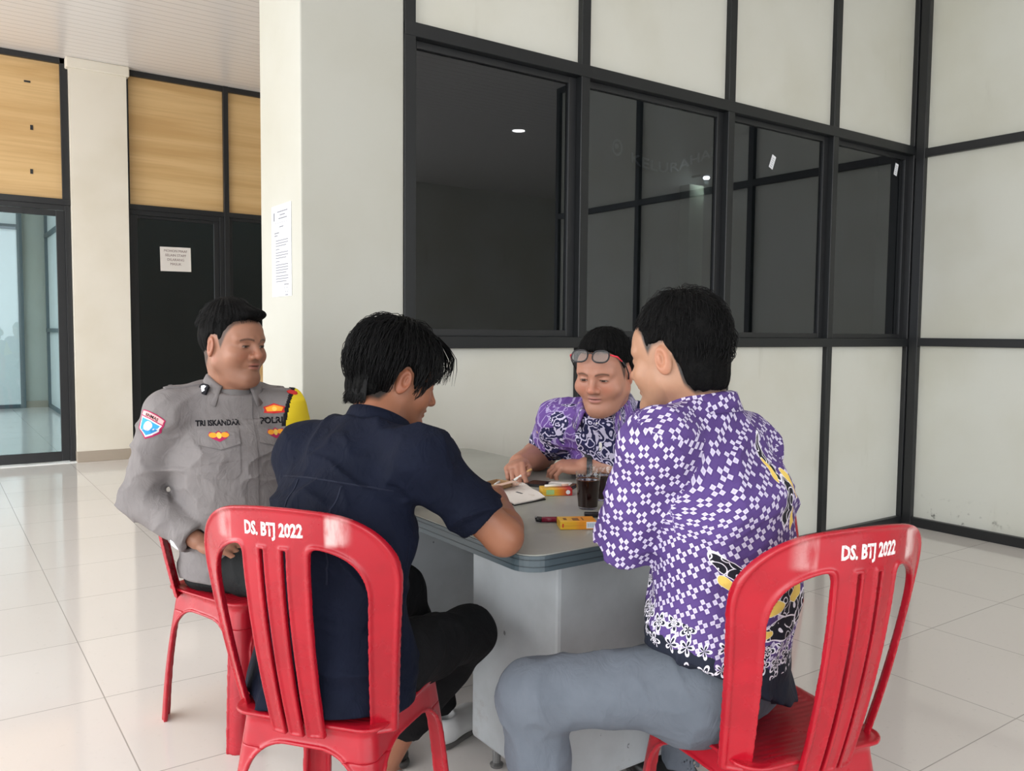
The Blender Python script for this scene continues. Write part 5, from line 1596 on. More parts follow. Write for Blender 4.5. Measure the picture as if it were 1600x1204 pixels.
    n3, _ = t.noise(t.node('ShaderNodeMapping', {'Vector': g, 'Scale': (20, 20, 13)}).outputs[0], 1.0, 3, 0.55, 1.0)
    bn = t.node('ShaderNodeBump', {'Height': n3, 'Strength': 0.40, 'Distance': 0.012, 'Normal': t.bump(b0, 0.08, 0.001)}).outputs[0]
    t.bsdf(col, 0.78, 0.25, bn)
    return m
def batik_vine(name):
    """purple ground with pale looping lines, dark fields packed with lace and cream blossoms"""
    m, t = mat(name)
    a = t.node('ShaderNodeAttribute', attribute_name='cloth').outputs['Vector']
    s = t.sep(a); u, v, part = s
    g = t.node('ShaderNodeTexCoord').outputs['Object']
    uv = t.comb(u, v, t.m('MULTIPLY', part, 3.1))
    n, nc = t.noise(uv, 16.0, 2, 0.5)
    uvd = t.node('ShaderNodeVectorMath', {0: uv, 1: t.node('ShaderNodeVectorMath', {0: nc, 3: 0.05}, operation='SCALE').outputs[0]}, operation='ADD').outputs[0]
    e1 = t.vor(uvd, 13.0, 'DISTANCE_TO_EDGE').outputs['Distance']
    loops = t.m('LESS_THAN', e1, 0.030)
    r1 = t.m('LESS_THAN', t.m('ABSOLUTE', t.m('SUBTRACT', t.m('FRACT', t.m('MULTIPLY', t.vor(uvd, 15.0).outputs['Distance'], 2.4)), 0.5)), 0.035)
    base = t.mix(n, (0.115, 0.055, 0.25, 1), (0.155, 0.080, 0.32, 1))
    col = t.mix(t.m('MULTIPLY', t.m('MAXIMUM', loops, r1), 0.65), base, (0.52, 0.46, 0.72, 1))
    # lace field: dark with dense pale squiggles
    zn, _ = t.noise(uv, 6.5, 1, 0.4)
    placket = t.m('LESS_THAN', t.m('ABSOLUTE', t.m('SUBTRACT', t.m('ABSOLUTE', t.m('DIVIDE', u, 0.178)), 2.88)), 0.27)
    sleeve = t.m('MULTIPLY', t.m('GREATER_THAN', part, 0.5), t.m('LESS_THAN', v, 0.895))
    zone = t.m('MAXIMUM', t.m('MAXIMUM', t.m('GREATER_THAN', zn, 0.55), t.m('MULTIPLY', placket, t.m('LESS_THAN', part, 0.5))), sleeve)
    e2 = t.m('FRACT', t.m('MULTIPLY', t.vor(uvd, 34.0).outputs['Distance'], 2.6))
    sq = t.m('LESS_THAN', t.m('ABSOLUTE', t.m('SUBTRACT', e2, 0.5)), 0.17)
    lace = t.mix(sq, (0.020, 0.020, 0.075, 1), (0.62, 0.58, 0.76, 1))
    col = t.mix(zone, col, lace)
    vb = t.vor(uvd, 17.0, 'F1', 1.0)
    pick = t.m('GREATER_THAN', t.sep(vb.outputs['Color'])[0], 0.76)
    bl = t.m('MULTIPLY', t.m('LESS_THAN', vb.outputs['Distance'], 0.26), pick)
    pick2 = t.m('GREATER_THAN', t.sep(vb.outputs['Color'])[1], 0.5)
    col = t.mix(bl, col, t.mix(pick2, (0.80, 0.78, 0.72, 1), (0.74, 0.60, 0.26, 1)))
    n3, _ = t.noise(t.node('ShaderNodeMapping', {'Vector': g, 'Scale': (24, 24, 18)}).outputs[0], 1.0, 3, 0.55, 1.0)
    t.bsdf(col, 0.78, 0.25, t.bump(n3, 0.4, 0.012))
    return m
M_batik_c = batik_check('checkered_batik')
M_batik_v = batik_vine('vine_batik')

# ================================================================== man in the checkered batik shirt (near right)
M_greytr = fabric('grey_trousers', (0.125, 0.142, 0.170), (0.105, 0.12, 0.145), rough=0.8, wr=0.35)
def batik_man():
    root = thing('person', 'man in a purple and white checkered batik shirt and grey trousers, seen from behind', 'person', (0, 0, 0))
    f = V(-.172, .985, 0); r = V(.985, .172, 0)
    fp = V(-.25, .968, 0); rp = V(.968, .25, 0)
    pel = V(1.350, 1.165, .505); mid = V(1.326, 1.190, 1.012); nk = V(1.316, 1.196, 1.095)
    SL = mid - r * .172 + V(0, -.01, .0); SR = mid + r * .165 + V(0, 0, -.035)
    EL = V(1.158, 1.243, .808); WL = V(1.33, 1.42, .790)
    ER = V(1.56, 1.36, .81); WR = V(1.48, 1.49, .800)
    Fh = Fr((1.280, 1.224, 1.184), (-.25, .95, -.14), (0, .02, 1), 1.0)
    Fl_ = Fr(WL, (.97, .2, -.05), (0, 0, 1), 1.0)
    Fr_ = Fr(WR, (-.95, -.05, -.05), (0, 0, 1), 1.0, flip=True)
    dims = [(.11, .07), (.125, .08), (.145, .105), (.172, .118), (.132, .082), (.058, .058)]
    st = spine(pel, mid, nk, f, rp, r, dims, 0.035)
    core = Loft(st, r, -0.014)
    bp = [core.prim(k=0.03), cone(mid, SR, .055, .045, k=.04), cone(mid, SL, .055, .045, k=.04)]
    bp += head_prims(Fh, 0.002, neck=tuple(Fh.loc(nk[None] + V(0, 0, -.02))[0]), neck_r=0.055)
    bp += arm_skin(SR, ER, WR) + arm_skin(SL, EL, WL)
    bp += hand_prims(Fl_, [(0.4, 0.5, 0.3)] * 4) + hand_prims(Fr_, [(0.4, 0.5, 0.3)] * 4)
    base = (0.395, 0.212, 0.132)
    build_body(root, bp, Fh, base, (0.36, 0.15, 0.12), hairline=([-.13, -.055, -.040, -.030, -.014, .014, .028, .042, .056, .078, .13], [-.086, -.082, -.060, -.006, .030, .024, .008, .048, .062, .070, .072]), scalp_amt=1.0, scalp=(0.012, 0.011, 0.011), stubble=0.25, mous=0.3)
    hh = link('hair', tomesh('hair', *surf(hair_prims(Fh, ([-.13, -.055, -.040, -.030, -.014, .014, .026, .040, .056, .078, .13], [-.078, -.074, -.056, -.006, .034, .030, .014, .050, .068, .078, .080]), 0.0040, 0.014, 18, 0.0025,
        extra=(Fh.ell((0, -0.070, 0.050), (0.056, 0.042, 0.062), k=0.02), Fh.ell((0, -0.060, -0.040), (0.060, 0.042, 0.055), k=0.03))), 0.0022, smooth=1)), M_hair, root)
    obj('hair_strands', strands(Fh, ([-.13, -.05, -.03, .0, .05, .13], [-.03, -.03, .03, .04, .07, .078]), 900, 0.028, 0.007, 25, 0.4, 0.0, 0.0008, (0.082, 0.103, 0.107), 0.036), M_strand, hh, smooth=True)
    dims = [(.196, .150), (.190, .146), (.178, .142), (.184, .132), (.148, .096), (.068, .070)]
    st = spine(pel + V(0, 0, .012), mid, nk - V(0, 0, .014), f, rp, r, dims, 0.035)
    st[0] = (st[0][0] + V(-.006, -.006, -.01), .200, .155, rp)
    lf = Loft(st, r)
    cl = SL + (EL - SL) * 1.06; cr = SR + (ER - SR) * 1.0
    sp = [lf.prim(k=.03), cone(nk - V(0, 0, .035), SR, .060, .062, k=.05), cone(nk - V(0, 0, .035), SL, .060, .062, k=.05),
          cone(SL, SL + (EL - SL) * .5, .068, .064, k=.045), cutcone(SL + (EL - SL) * .5, cl, .066, .062, k=.02), open_end(cl, EL - SL, .046),
          cutcone(SR, cr, .068, .060, k=.045), open_end(cr, ER - SR, .05),
          half(nk - V(0, 0, .006), V(-.05, .25, 1), op='i', k=.006), P(lambda p: (0.478 - p[:, 2] + 0.50 * np.clip(1.42 - p[:, 0], .0, .4)) * .85, V(9, 9, 9), V(-9, -9, -9), op='i', k=.006),
          folds(0.013, (6, 6, 10), 51)]
    v, fa = surf(sp, 0.0040, smooth=1)
    me = tomesh('shirt', v, fa); uv_shirt(me, lf, [(SL, EL, V(-.6, -.75, .2)), (SR, ER, V(.75, -.6, .2))], 0.170)
    sh = link('shirt', me, M_batik_c, root)
    c = collar_mesh('collar', nk - V(0, 0, .026), V(-.03, .12, 1), r, .068, .070, .034, M_batik_c, sh, gap=0.55, flare=0.018)
    me = c.data; nl = len(me.loops)
    lv = np.empty(nl, np.int32); me.loops.foreach_get('vertex_index', lv)
    co = np.empty(len(me.vertices) * 3, np.float32); me.vertices.foreach_get('co', co); co = co.reshape(-1, 3)
    th = np.arctan2((co - nk) @ r, -((co - nk) @ f))
    vvec(me, 'cloth', np.stack([th * .09, co[:, 2], np.zeros(len(co))], 1)[lv], 'CORNER')
    # trousers: left thigh swung out to the left
    hipL = pel - rp * .085 + V(0, 0, .01); hipR = pel + rp * .085
    kL = V(1.005, 1.352, .490); aL = V(1.075, 1.365, .10)
    tp = leg_prims(hipL, kL, aL, (.088, .067, .062, .058))
    tp += leg_prims(hipR, (1.60, 1.46, .50), (1.62, 1.50, .10), (.094, .066, .058, .058))
    tp += [cone(pel + rp * .07, pel - rp * .07, .110, .110, k=.05), P(lambda p: p[:, 2] - .62, V(9, 9, 9), V(-9, -9, -9), op='i', k=.01), folds(0.010, (9, 9, 8), 61)]
    tr = link('trousers', tomesh('trousers', *surf(tp, 0.0042, smooth=1)), M_greytr, root)
    shoe('shoe', (1.055, 1.30, 0), (1.10, 1.56, 0), (M_blkshoe, M_sole), root)
    shoe('shoe', (1.62, 1.45, 0), (1.62, 1.70, 0), (M_blkshoe, M_sole), root)
    return root
batik_man()

# ================================================================== man with glasses on his head (behind the desk)
M_frame = plain('black_spectacle_frame', (0.015, 0.015, 0.018), 0.25, 0.5)
M_redtemple = plain('red_temple', (0.75, 0.03, 0.06), 0.3, 0.5)
M_lens = glass_mat('spectacle_lens', (0.80, 0.82, 0.82), 2.4)
M_watch = plain('dark_steel_bracelet', (0.07, 0.075, 0.08), 0.35, 0.5, 0.6)
M_cig = plain('cigarette_paper', (0.82, 0.80, 0.77), 0.8, 0.2)
M_filter = plain('cork_filter', (0.60, 0.36, 0.16), 0.8, 0.2)
M_ash = plain('ash_tip', (0.16, 0.14, 0.13), 0.9, 0.1)
def centre_man():
    root = thing('person', 'man in a purple vine-print batik shirt with glasses on his head, facing the camera', 'person', (0, 0, 0))
    f = V(-.90, -.436, 0); r = V(-.436, .90, 0)
    pel = V(2.11, 2.13, .505); mid = V(1.835, 2.055, .935); nk = V(1.790, 2.020, 1.005)
    SR = mid + r * .175; SL = mid - r * .175 + V(0, 0, .01)
    ER = V(1.805, 2.372, .800); WR = V(1.606, 2.246, .800)
    EL = V(1.970, 1.908, .800); WL = V(1.768, 2.090, .797)
    Fh = Fr((1.714, 1.945, 1.112), (-.885, -.42, -.24), (-.18, -.10, 1), 1.0)
    Fr_ = Fr(WR, nrm(V(1.520, 2.160, .800) - WR), (-.30, .10, .90), 0.98, flip=True)
    hp = hand_prims(Fr_, [(0.75, 0.7, 0.4), (0.9, 0.9, 0.5), (1.0, 1.0, 0.6), (1.1, 1.1, 0.6)], (0.30, 0.90, -0.25), 0.05, 0.25)
    Fl_ = Fr(WL, nrm(V(1.672, 2.200, .794) - WL), (-.2, -.15, .95), 0.98)
    hl_ = hand_prims(Fl_, [(0.55, 0.55, 0.35), (0.65, 0.65, 0.4), (0.75, 0.75, 0.5), (0.85, 0.8, 0.5)], (0.75, 0.65, -0.25), 0.08, 0.5)
    dims = [(.12, .09), (.13, .10), (.175, .140), (.185, .140), (.140, .090), (.066, .064)]
    st = spine(pel, mid, nk, f, r, r, dims, 0.02)
    core = Loft(st, r, -0.014)
    bp = [core.prim(k=0.03), cone(mid, SR, .055, .045, k=.04), cone(mid, SL, .055, .045, k=.04)]
    bp += head_prims(Fh, 0.008, neck=tuple(Fh.loc(nk[None] + V(0, 0, -.01))[0]), neck_r=0.062)
    bp += arm_skin(SR, ER, WR, (.052, .048, .050, .031)) + arm_skin(SL, EL, WL, (.052, .048, .049, .031)) + hp + hl_
    base = (0.430, 0.205, 0.140)
    build_body(root, bp, Fh, base, (0.42, 0.17, 0.15), hairline=([-.13, -.055, -.036, -.026, -.012, .012, .026, .044, .056, .078, .13], [-.070, -.066, -.045, .000, .030, .020, -.015, .050, .072, .082, .086]), scalp_amt=0.8, stubble=0.18, mous=0.55, brow=0.75)
    hh = link('hair', tomesh('hair', *surf(hair_prims(Fh, ([-.13, -.055, -.036, -.026, -.012, .012, .024, .040, .054, .078, .13], [-.060, -.056, -.036, .004, .036, .028, .006, .058, .078, .088, .090]), 0.0055, 0.014, 28, 0.003), 0.0022, smooth=1)), M_hair, root)
    obj('hair_strands', strands(Fh, ([-.13, -.05, -.03, .0, .05, .13], [-.03, -.03, .03, .04, .08, .088]), 700, 0.035, 0.008, 35, 0.2, 0.0, 0.0008, (0.083, 0.103, 0.100), 0.034), M_strand, hh, smooth=True)
    # shirt
    dims = [(.20, .16), (.208, .170), (.208, .174), (.202, .158), (.155, .104), (.074, .076)]
    st = spine(pel + V(0, 0, .01), mid, nk - V(0, 0, .010), f, r, r, dims, 0.02)
    lf = Loft(st, r)
    cr = SR + (ER - SR) * .72; cl = SL + (EL - SL) * .80
    sp = [lf.prim(k=.03), cone(nk - V(0, 0, .035), SR, .062, .068, k=.05), cone(nk - V(0, 0, .035), SL, .062, .068, k=.05),
          cutcone(SR, cr, .074, .074, k=.045), open_end(cr, ER - SR, .064), cutcone(SL, cl, .074, .072, k=.045), open_end(cl, EL - SL, .063), half(nk - V(0, 0, .008), V(-.42, -.2, 1), op='i', k=.006),
          folds(0.011, (7, 7, 10), 71)]
    v, fa = surf(sp, 0.0040, smooth=1)
    me = tomesh('shirt', v, fa); uv_shirt(me, lf, [(SR, ER, V(-.6, -.6, .5)), (SL, EL, V(-.6, -.6, .5))], 0.178)
    sh = link('shirt', me, M_batik_v, root)
    c = collar_mesh('collar', nk - V(0, 0, .016), V(-.30, -.14, 1), r, .077, .076, .032, M_batik_v, sh, gap=0.60, flare=0.026, fold=0.040)
    me = c.data; lv = np.empty(len(me.loops), np.int32); me.loops.foreach_get('vertex_index', lv)
    co = np.empty(len(me.vertices) * 3, np.float32); me.vertices.foreach_get('co', co); co = co.reshape(-1, 3)
    th = np.arctan2((co - nk) @ r, -((co - nk) @ f))
    vvec(me, 'cloth', np.stack([np.full(len(co), 0.5) + th * .02, co[:, 2], th * .3], 1)[lv], 'CORNER')
    tp = leg_prims(pel + r * .09, (1.95, 2.52, .50), (2.02, 2.60, .10), (.094, .068, .058, .05))
    tp += leg_prims(pel - r * .09, (2.02, 1.72, .50), (2.02, 1.68, .10), (.094, .068, .058, .05))
    tp += [cone(pel + r * .07, pel - r * .07, .115, .115, k=.05)]
    link('trousers', tomesh('trousers', *surf(tp, 0.006, smooth=1)), M_dktrouser, root)
    shoe('shoe', (2.05, 2.64, 0), (1.86, 2.48, 0), (M_blkshoe, M_sole), root)
    shoe('shoe', (2.06, 1.70, 0), (1.87, 1.62, 0), (M_blkshoe, M_sole), root)
    # wrist watch
    w = thing('wrist_watch', 'dark steel wrist watch on the left wrist of the man behind the desk', 'watch', tuple((WL).tolist()))
    d = nrm(WL - EL); wc = WL - d * .012; F_ = Fr(wc, d, (-.2, -.15, .95))
    bm = BM()
    def wf(c): return Vector((F_.p(*c) - WL).tolist())
    for i in range(22):
        a = 2 * math.pi * i / 22
        vs = box(bm, -.0052, .0052, -.0090, .0090, -.0016, .0016, bev=.0008)
        for q in vs:
            z = q.co.z + .0345; x = q.co.x
            q.co = wf((math.sin(a) * z * 1.06 + x * math.cos(a), q.co.y, math.cos(a) * z - x * math.sin(a)))
    obj('bracelet', bm, M_watch, w)
    bm = BM(); lathe(bm, [(0, .004), (.014, .004), (.0175, .002), (.0175, -.004), (0, -.004)], n=20)
    for q in bm.verts: q.co = wf((q.co.x, q.co.y, q.co.z + .040))
    obj('watch_case', bm, M_watch, w)
    # glasses on the head
    g = thing('glasses', 'black-framed glasses with red temples pushed up on the forehead of the man behind the desk', 'glasses', tuple(Fh.p(0, .085, .09).tolist()))
    go = Vector(g.location)
    Fg = Fr(Fh.p(0, .094, .076), nrm(Fh.R[1] * .80 + Fh.R[2] * .60), nrm(Fh.R[2] * .8 - Fh.R[1] * .6), 1.0)
    def gp(x, y, z): return Vector(Fg.p(x, y, z).tolist()) - go
    bm = BM()
    for sgn in (-1, 1):
        pts = []
        for k in range(25):
            a = 2 * math.pi * k / 24
            ca, sa = math.cos(a), math.sin(a)
            pts.append(gp(sgn * .034 + .026 * math.copysign(abs(ca) ** .75, ca), .004 - .05 * abs(sgn * .034 + .026 * ca) ** 1.2 * .9, .019 * math.copysign(abs(sa) ** .8, sa)))
        tube(bm, pts, .0024, 6, cap=False)
    tube(bm, [gp(-.010, .005, .006), gp(0, .007, .009), gp(.010, .005, .006)], .0022, 6)
    obj('frame', bm, M_frame, g, smooth=True)
    for sgn in (-1, 1):
        bm = BM()
        ring = [bm.verts.new(gp(sgn * .034 + .025 * math.copysign(abs(math.cos(2 * math.pi * k / 24)) ** .75, math.cos(2 * math.pi * k / 24)), .0035 - .05 * abs(sgn * .034 + .026 * math.cos(2 * math.pi * k / 24)) ** 1.2 * .9, .018 * math.copysign(abs(math.sin(2 * math.pi * k / 24)) ** .8, math.sin(2 * math.pi * k / 24)))) for k in range(24)]
        fc = bm.faces.new(ring); r_ = bmesh.ops.extrude_face_region(bm, geom=[fc])
        for q in [x for x in r_['geom'] if isinstance(x, bmesh.types.BMVert)]: q.co += Vector((Fg.R[1] * .0012).tolist())
        obj('lens', bm, M_lens, g)
        bm = BM(); tube(bm, [gp(sgn * .060, -.002, .008), gp(sgn * .076, -.020, .010), gp(sgn * .083, -.045, .006)], [.0026, .0026, .0022], 6)
        tl = obj('temple', bm, M_redtemple, g, smooth=True)
        bm = BM(); tube(bm, [gp(sgn * .083, -.045, .006), gp(sgn * .087, -.075, .000), gp(sgn * .086, -.105, -.010), gp(sgn * .082, -.120, -.022)], [.0022, .0022, .0026, .0024], 6)
        obj('temple_tip', bm, M_frame, tl, smooth=True)
    # cigarette between his right fingers
    tip = Fr_.p(.022, .118, -.030); 
    cg = thing('cigarette', 'lit white cigarette held in the fingers of the man behind the desk', 'cigarette', tuple(tip.tolist()))
    dv = nrm(-V(.8187, -.574, 0) * .75 + V(0, 0, -.42) - V(.57, .82, 0) * .35)
    bm = BM(); tube(bm, [Vector((dv * -.020).tolist()), Vector((dv * .030).tolist())], .0040, 10); obj('paper_tube', bm, M_cig, cg, smooth=True)
    bm = BM(); tube(bm, [Vector((dv * .030).tolist()), Vector((dv * .036).tolist())], [.0040, .0032], 10); obj('ash', bm, M_ash, cg)
    bm = BM(); tube(bm, [Vector((dv * -.040).tolist()), Vector((dv * -.020).tolist())], .0041, 10); obj('filter', bm, M_filter, cg, smooth=True)
    return root
centre_man()

# ------------------------------------------------------------------ things on the desk
DT = 0.7502
M_coffee = plain('black_coffee', (0.016, 0.006, 0.005), 0.07, 0.5)
M_foam = plain('coffee_rim', (0.12, 0.040, 0.020), 0.6, 0.1)
M_gl = glass_mat('tumbler_glass', (0.97, 0.98, 0.975), 1.0)
def tumbler(x, y, lab, fill):
    t = thing('glass_tumbler', lab, 'glass', (x, y, DT), 0, 'glasses of black coffee')
    r = lambda z: .0262 + z * .090
    bm = BM(); lathe(bm, [(0, 0.0), (.0245, 0.0), (r(.002), .002), (r(.0065), .0065), (0, .0065)], n=40); obj('tumbler_base', bm, M_gl, t, smooth=True)
    bm = BM(); lathe(bm, [(0, .0066), (r(.0066), .0066), (r(fill), fill), (0, fill)], n=48)
    obj('coffee', bm, M_coffee, t)
    bm = BM(); lathe(bm, [(r(fill) + .0002, fill - .0005), (r(.100), .100), (r(.100) - .0004, .1010), (r(.100) - .0014, .100), (r(fill) - .0012, fill + .0004)], n=48); obj('tumbler_wall', bm, M_gl, t, smooth=True)
    bm = BM(); lathe(bm, [(r(fill) - .0030, fill + .0001), (r(fill) - .0014, fill + .0022), (r(fill) - .0012, fill + .0002)], n=40); obj('coffee_ring', bm, M_foam, t)
tumbler(1.487, 1.748, 'tall glass of black coffee standing nearest the checkered batik sleeve', .080)
tumbler(1.600, 1.822, 'second glass of black coffee, half hidden behind the first glass', .072)

M_sheet, _t = mat('notebook_page')
_g = _t.node('ShaderNodeNewGeometry').outputs['Position']
_n, _ = _t.noise(_g, 60.0, 3)
_t.bsdf(_t.mix(_t.sstep(_n, 0.62, 0.72), (0.80, 0.76, 0.72, 1), (0.70, 0.64, 0.58, 1)), 0.8, 0.2)
M_cover = plain('dark_notebook_cover', (0.02, 0.02, 0.022), 0.5)
t = thing('notebook', 'open white notebook with a curled corner, lying beside the fist of the man in navy', 'notebook', (1.44, 2.04, DT))
_co = [(-.105, -.155), (.018, -.135), (.108, .105), (-.022, .195)]
def quad_grid(co, z0, curl, th, n=10):
    bm = BM(); a, b, c, d = [np.array(q) for q in co]
    g = [[None] * (n + 1) for _ in range(n + 1)]
    for lay in (0, 1):
        for i in range(n + 1):
            for j in range(n + 1):
                u, v = i / n, j / n
                p = (a * (1 - u) + b * u) * (1 - v) + (d * (1 - u) + c * u) * v
                z = z0 + curl(u, v) + lay * th
                w = bm.verts.new((p[0], p[1], z))
                if lay: g[i][j] = (g[i][j], w)
                else: g[i][j] = w
    for i in range(n):
        for j in range(n):
            q = [g[i][j], g[i + 1][j], g[i + 1][j + 1], g[i][j + 1]]
            bm.faces.new([x[1] for x in q]); bm.faces.new([x[0] for x in q][::-1])
    edge = [(i, 0) for i in range(n)] + [(n, j) for j in range(n)] + [(i, n) for i in range(n, 0, -1)] + [(0, j) for j in range(n, 0, -1)]
    for k in range(len(edge)):
        p, q = g[edge[k][0]][edge[k][1]], g[edge[(k + 1) % len(edge)][0]][edge[(k + 1) % len(edge)][1]]
        bm.faces.new((p[0], q[0], q[1], p[1]))
    return bm
obj('cover', quad_grid([(x * 1.02, y * 1.01 - .002) for x, y in _co], 0.0004, lambda u, v: 0, .0025), M_cover, t)
pg = obj('page_block', quad_grid(_co, .0032, lambda u, v: .010 * max(0, u - .55) ** 2 * (1 - v) * 2 + .0025 * math.sin(v * 6) ** 2, .0030), M_sheet, t, smooth=False)
bm = BM()
box(bm, -.012, -.006, -.060, -.030, .0085, .0092); 
obj('burnt_mark', bm, M_ink, pg)

M_tray, _t = mat('brown_carton')
_g = _t.node('ShaderNodeNewGeometry').outputs['Position']
_n, _ = _t.noise(_g, 90.0, 3)
_t.bsdf(_t.mix(_n, (0.30, 0.17, 0.075, 1), (0.42, 0.27, 0.14, 1)), 0.6)
M_pinkp = plain('pinkish_card', (0.72, 0.50, 0.40), 0.7)
t = thing('open_cigarette_box', 'small open brown carton lying on the white notebook', 'box', (1.418, 2.098, DT + .0085), math.radians(20))
bm = BM()
box(bm, -.043, .043, -.030, .030, .0005, .002)
box(bm, -.043, .043, -.030, -.0285, .0005, .018); box(bm, -.043, .043, .0285, .030, .0005, .018)
box(bm, -.043, -.0415, -.030, .030, .0005, .018); box(bm, .0415, .043, -.030, .030, .0005, .018)
obj('carton', bm, M_tray, t)
bm = BM(); box(bm, -.043, .043, -.056, -.030, .016, .0175, M=Matrix.Rotation(math.radians(-4), 4, 'X')); obj('flap', bm, M_pinkp, t)
bm = BM(); tube(bm, [(-.03, -.008, .010), (.03, .010, .014)], .0036, 8); obj('cigarette_stub', bm, M_cig, t, smooth=True)
t = thing('torn_foil', 'crumpled tan wrapper scrap lying on the notebook next to the brown carton', 'wrapper', (1.478, 2.085, DT + .0095), 0.4)
bm = BM()
_rg = random.Random(3)
_vs = [[bm.verts.new((-.020 + .010 * i, -.012 + .008 * j, .0005 + _rg.uniform(0, .009))) for j in range(4)] for i in range(5)]
for i in range(4):
    for j in range(3): bm.faces.new((_vs[i][j], _vs[i + 1][j], _vs[i + 1][j + 1], _vs[i][j + 1]))
_r = bmesh.ops.extrude_face_region(bm, geom=bm.faces[:])
for q in [x for x in _r['geom'] if isinstance(x, bmesh.types.BMVert)]: q.co.z += .0012
obj('foil', bm, M_pinkp, t)

M_phone = plain('black_phone_glass', (0.012, 0.012, 0.014), 0.12, 0.5)
M_phonecase = plain('black_phone_case', (0.02, 0.02, 0.022), 0.5, 0.4)
_a = math.atan2(2.008 - 2.137, 1.645 - 1.566)
t = thing('mobile_phone', 'black mobile phone lying on the desk under a folded white slip', 'phone', (1.607, 2.066, DT), _a)
bm = BM(); prism(bm, rrect(-.078, .078, -.037, .037, .010), 0, .0075); c = obj('phone_case', bm, M_phonecase, t)
bm = BM(); prism(bm, rrect(-.074, .074, -.033, .033, .008), .0075, .0085); obj('screen', bm, M_phone, t)
t = thing('paper_slip', 'folded white paper slip lying on the black phone', 'paper', (1.630, 2.050, DT + .0088), _a + .1)
bm = BM(); box(bm, -.034, .034, -.020, .020, 0, .0012); box(bm, -.034, .030, -.019, .019, .0014, .0026, M=Matrix.Rotation(math.radians(-3), 4, 'X')); obj('slip', bm, M_sheet, t)

def pack(lab, loc, rz, stops, greenleft, whitedisc, barcode, group='cigarette packs'):
    t = thing('cigarette_pack', lab, 'cigarette pack', loc, rz, group)
    m, n = mat('printed_pack'); tc = n.node('ShaderNodeTexCoord').outputs['Object']
    s = n.sep(tc); rmp = n.n.new('ShaderNodeValToRGB')
    n.put(rmp.inputs[0], n.m('MULTIPLY_ADD', s[0], 11.0, 0.5))
    els = rmp.color_ramp.elements
    els[0].position, els[0].color = stops[0][0], (*stops[0][1], 1); els[1].position, els[1].color = stops[-1][0], (*stops[-1][1], 1)
    for p_, c_ in stops[1:-1]:
        e_ = els.new(p_); e_.color = (*c_, 1)
    n.bsdf(rmp.outputs[0], 0.35, 0.5)
    bm = BM(); box(bm, -.0455, .0455, -.028, .028, 0, .021, bev=.0015); b = obj('carton', bm, m, t)
    bm = BM(); box(bm, -.0458, .0458, -.0284, .0284, .0098, .0102); obj('lid_seam', bm, plain('pack_seam', (.45, .20, .03), .5), b)
    if greenleft:
        bm = BM(); box(bm, -.034, -.010, -.0288, -.0280, .004, .018); obj('green_print', bm, plain('pack_green', (.35, .55, .22), .5), b)
    if whitedisc:
        bm = BM(); lathe(bm, [(0, 0), (.0065, 0), (.0065, .0006), (0, .0006)], n=20, M=Matrix.Translation((.032, -.0280, .0105)) @ Matrix.Rotation(math.radians(90), 4, 'X')); obj('white_disc', bm, M_paper, b)
    if barcode:
        bm = BM(); box(bm, .020, .0440, -.0288, -.0280, .003, .019); w = obj('white_label', bm, M_paper, b)
        bm = BM()
        for k in range(9): box(bm, .0225 + k * .0022, .0232 + k * .0022, -.0291, -.0288, .006, .016)
        obj('bar_print', bm, plain('pack_blue', (.12, .35, .55), .5), w)
        bm = BM(); box(bm, -.040, -.037, -.0288, -.0280, .006, .015); obj('red_print', bm, M_redb, b)
        bm = BM(); box(bm, -.034, -.026, -.012, .008, .0208, .0214); box(bm, -.012, .004, -.020, .006, .0208, .0214); box(bm, .012, .016, -.016, .012, .0208, .0214); obj('top_print', bm, plain('pack_brown', (.22, .09, .02), .5), b)
    return t
Y1, O1, O2, R1 = (.80, .50, .03), (.78, .30, .02), (.70, .22, .02), (.50, .03, .03)
_a = math.atan2(1.909 - 1.955, 1.570 - 1.479)
pack('orange and red cigarette pack with a green print, under a loose cigarette', (1.538, 1.957, DT), _a, ((0, (.75, .45, .05)), (.35, Y1), (.6, O2), (.85, R1)), True, True, False)
_a = math.atan2(1.542 - 1.590, 1.347 - 1.261)
pack('yellow cigarette pack with a white barcode label, near the desk corner', (1.318, 1.592, DT), _a, ((0, Y1), (.4, (.80, .42, .02)), (.55, O1), (1, O1)), False, False, True)
t = thing('cigarette', 'loose unlit cigarette lying across the orange and red pack', 'cigarette', (1.535, 1.960, DT + .0255), math.atan2(-.046, .091) + .12)
bm = BM(); tube(bm, [(-.030, 0, 0), (.022, 0, 0)], .0040, 10); obj('paper_tube', bm, M_cig, t, smooth=True)
bm = BM(); tube(bm, [(.022, 0, 0), (.044, 0, 0)], .0041, 10); obj('filter', bm, M_pinkp, t, smooth=True)
M_maroon = plain('maroon_lighter_body', (0.20, 0.012, 0.035), 0.2, 0.5)
M_clear = plain('clear_grey_plastic', (0.50, 0.50, 0.55), 0.15, 0.5)
t = thing('gas_lighter', 'maroon lighter with a black head and clear tail beside the yellow pack', 'lighter', (1.294, 1.668, DT + .0075), math.atan2(1.635 - 1.683, 1.346 - 1.271))
bm = BM(); tube(bm, [(-.022, 0, 0), (.020, 0, 0)], .0072, 12); obj('body', bm, M_maroon, t, smooth=True)
bm = BM(); tube(bm, [(.020, 0, 0), (.052, 0, 0)], .0070, 12); obj('clear_tail', bm, M_clear, t, smooth=True)
bm = BM(); tube(bm, [(-.038, 0, 0), (-.034, 0, .001), (-.022, 0, 0)], [.0055, .0072, .0072], 12); hd = obj('lighter_head', bm, M_frame, t, smooth=True)
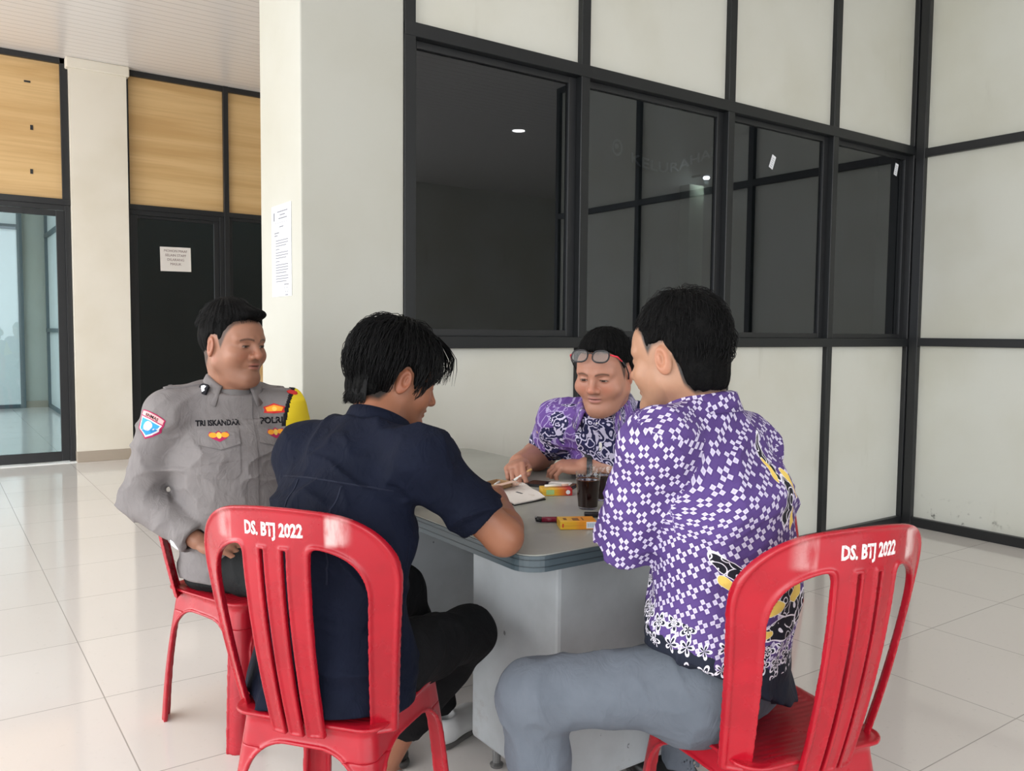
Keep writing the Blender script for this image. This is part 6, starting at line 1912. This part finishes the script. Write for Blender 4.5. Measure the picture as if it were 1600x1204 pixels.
bm = BM(); lathe(bm, [(0, -.003), (.0035, -.003), (.0035, .003), (0, .003)], n=12, M=Matrix.Translation((-.036, 0, .0055)) @ Matrix.Rotation(math.radians(90), 4, 'X')); obj('spark_wheel', bm, M_steel, hd)
t = thing('gas_lighter', 'short dark lighter beside the foot of the nearest coffee glass', 'lighter', (1.430, 1.655, DT + .0065), -.6)
bm = BM(); box(bm, -.026, .020, -.010, .010, -.006, .006, bev=.003); obj('body', bm, M_frame, t)
bm = BM(); box(bm, .020, .032, -.009, .009, -.005, .006, bev=.002); obj('lighter_head', bm, M_steel, t)

# ------------------------------------------------------------------ inside the office: lit pilaster, wall lamp and cut-out lettering, dim behind the smoked glass
M_pil2 = plain('pale_pilaster_paint', (0.62, 0.66, 0.52), 0.6)
bm = BM(); box(bm, 4.79, 4.95, 4.50, 4.60, 0.0, 2.37, bev=.004); struct('trim_120', bm, M_pil2)
t = thing('wall_lamp', 'small lit lamp on the pilaster inside the office, seen through the smoked window', 'lamp', (4.93, 4.46, 2.425))
bm = BM(); lathe(bm, [(0, .012), (.020, .010), (.026, 0), (.020, -.010), (0, -.012)], n=20); obj('bulb', bm, M_lamp, t, smooth=True)
bm = BM(); lathe(bm, [(0, .034), (.040, .030), (.050, .012), (.044, .012), (.034, .024), (0, .028)], n=20); box(bm, -.012, .012, .0, .14, .020, .032); obj('lamp_shade', bm, M_black, t)
l_ = bpy.data.lights.new('wall_lamp_light', 'POINT'); l_.energy = 1.6; l_.shadow_soft_size = 0.02; l_.color = (0.92, 1.0, 0.86)
o_ = bpy.data.objects.new('wall_lamp_light', l_); COL.objects.link(o_); o_.location = (4.90, 4.42, 2.39)
M_letter = plain('white_cut_letters', (0.70, 0.70, 0.68), 0.5)
t = thing('wall_lettering', 'arc of white cut-out letters with a round emblem on the office back wall', 'lettering', (4.7, 4.597, 2.55))
def _mp(c):
    x = c.x - .0; s_ = (x + .55) / 1.1
    z = -.02 - .05 * math.sin(min(1, max(0, s_ * 1.6)) * math.pi) + (.33 * max(0, s_ - .45) ** 1.5) * 1.6
    return Vector((x + .05, -.004 - c.z, z + c.y))
text_obj('letters', 'KELURAHAN', .105, None, M_letter, t, 1.62, .001, .006, _mp)
bm = BM()
for k in range(24):
    a0, a1 = 2 * math.pi * k / 24, 2 * math.pi * (k + 1) / 24
    q = [bm.verts.new((-.57 + r_ * math.cos(a), -.010, .02 + r_ * 1.2 * math.sin(a))) for r_, a in ((.050, a0), (.050, a1), (.036, a1), (.036, a0))]
    bm.faces.new(q)
_r = bmesh.ops.extrude_face_region(bm, geom=bm.faces[:])
for q in [x for x in _r['geom'] if isinstance(x, bmesh.types.BMVert)]: q.co.y += .006
em = obj('emblem_ring', bm, M_letter, t)
bm = BM(); lathe(bm, [(0, 0), (.020, 0), (.020, .006), (0, .006)], n=16, M=Matrix.Translation((-.575, -.004, .03)) @ Matrix.Rotation(math.radians(90), 4, 'X')); obj('emblem_centre', bm, M_letter, em)
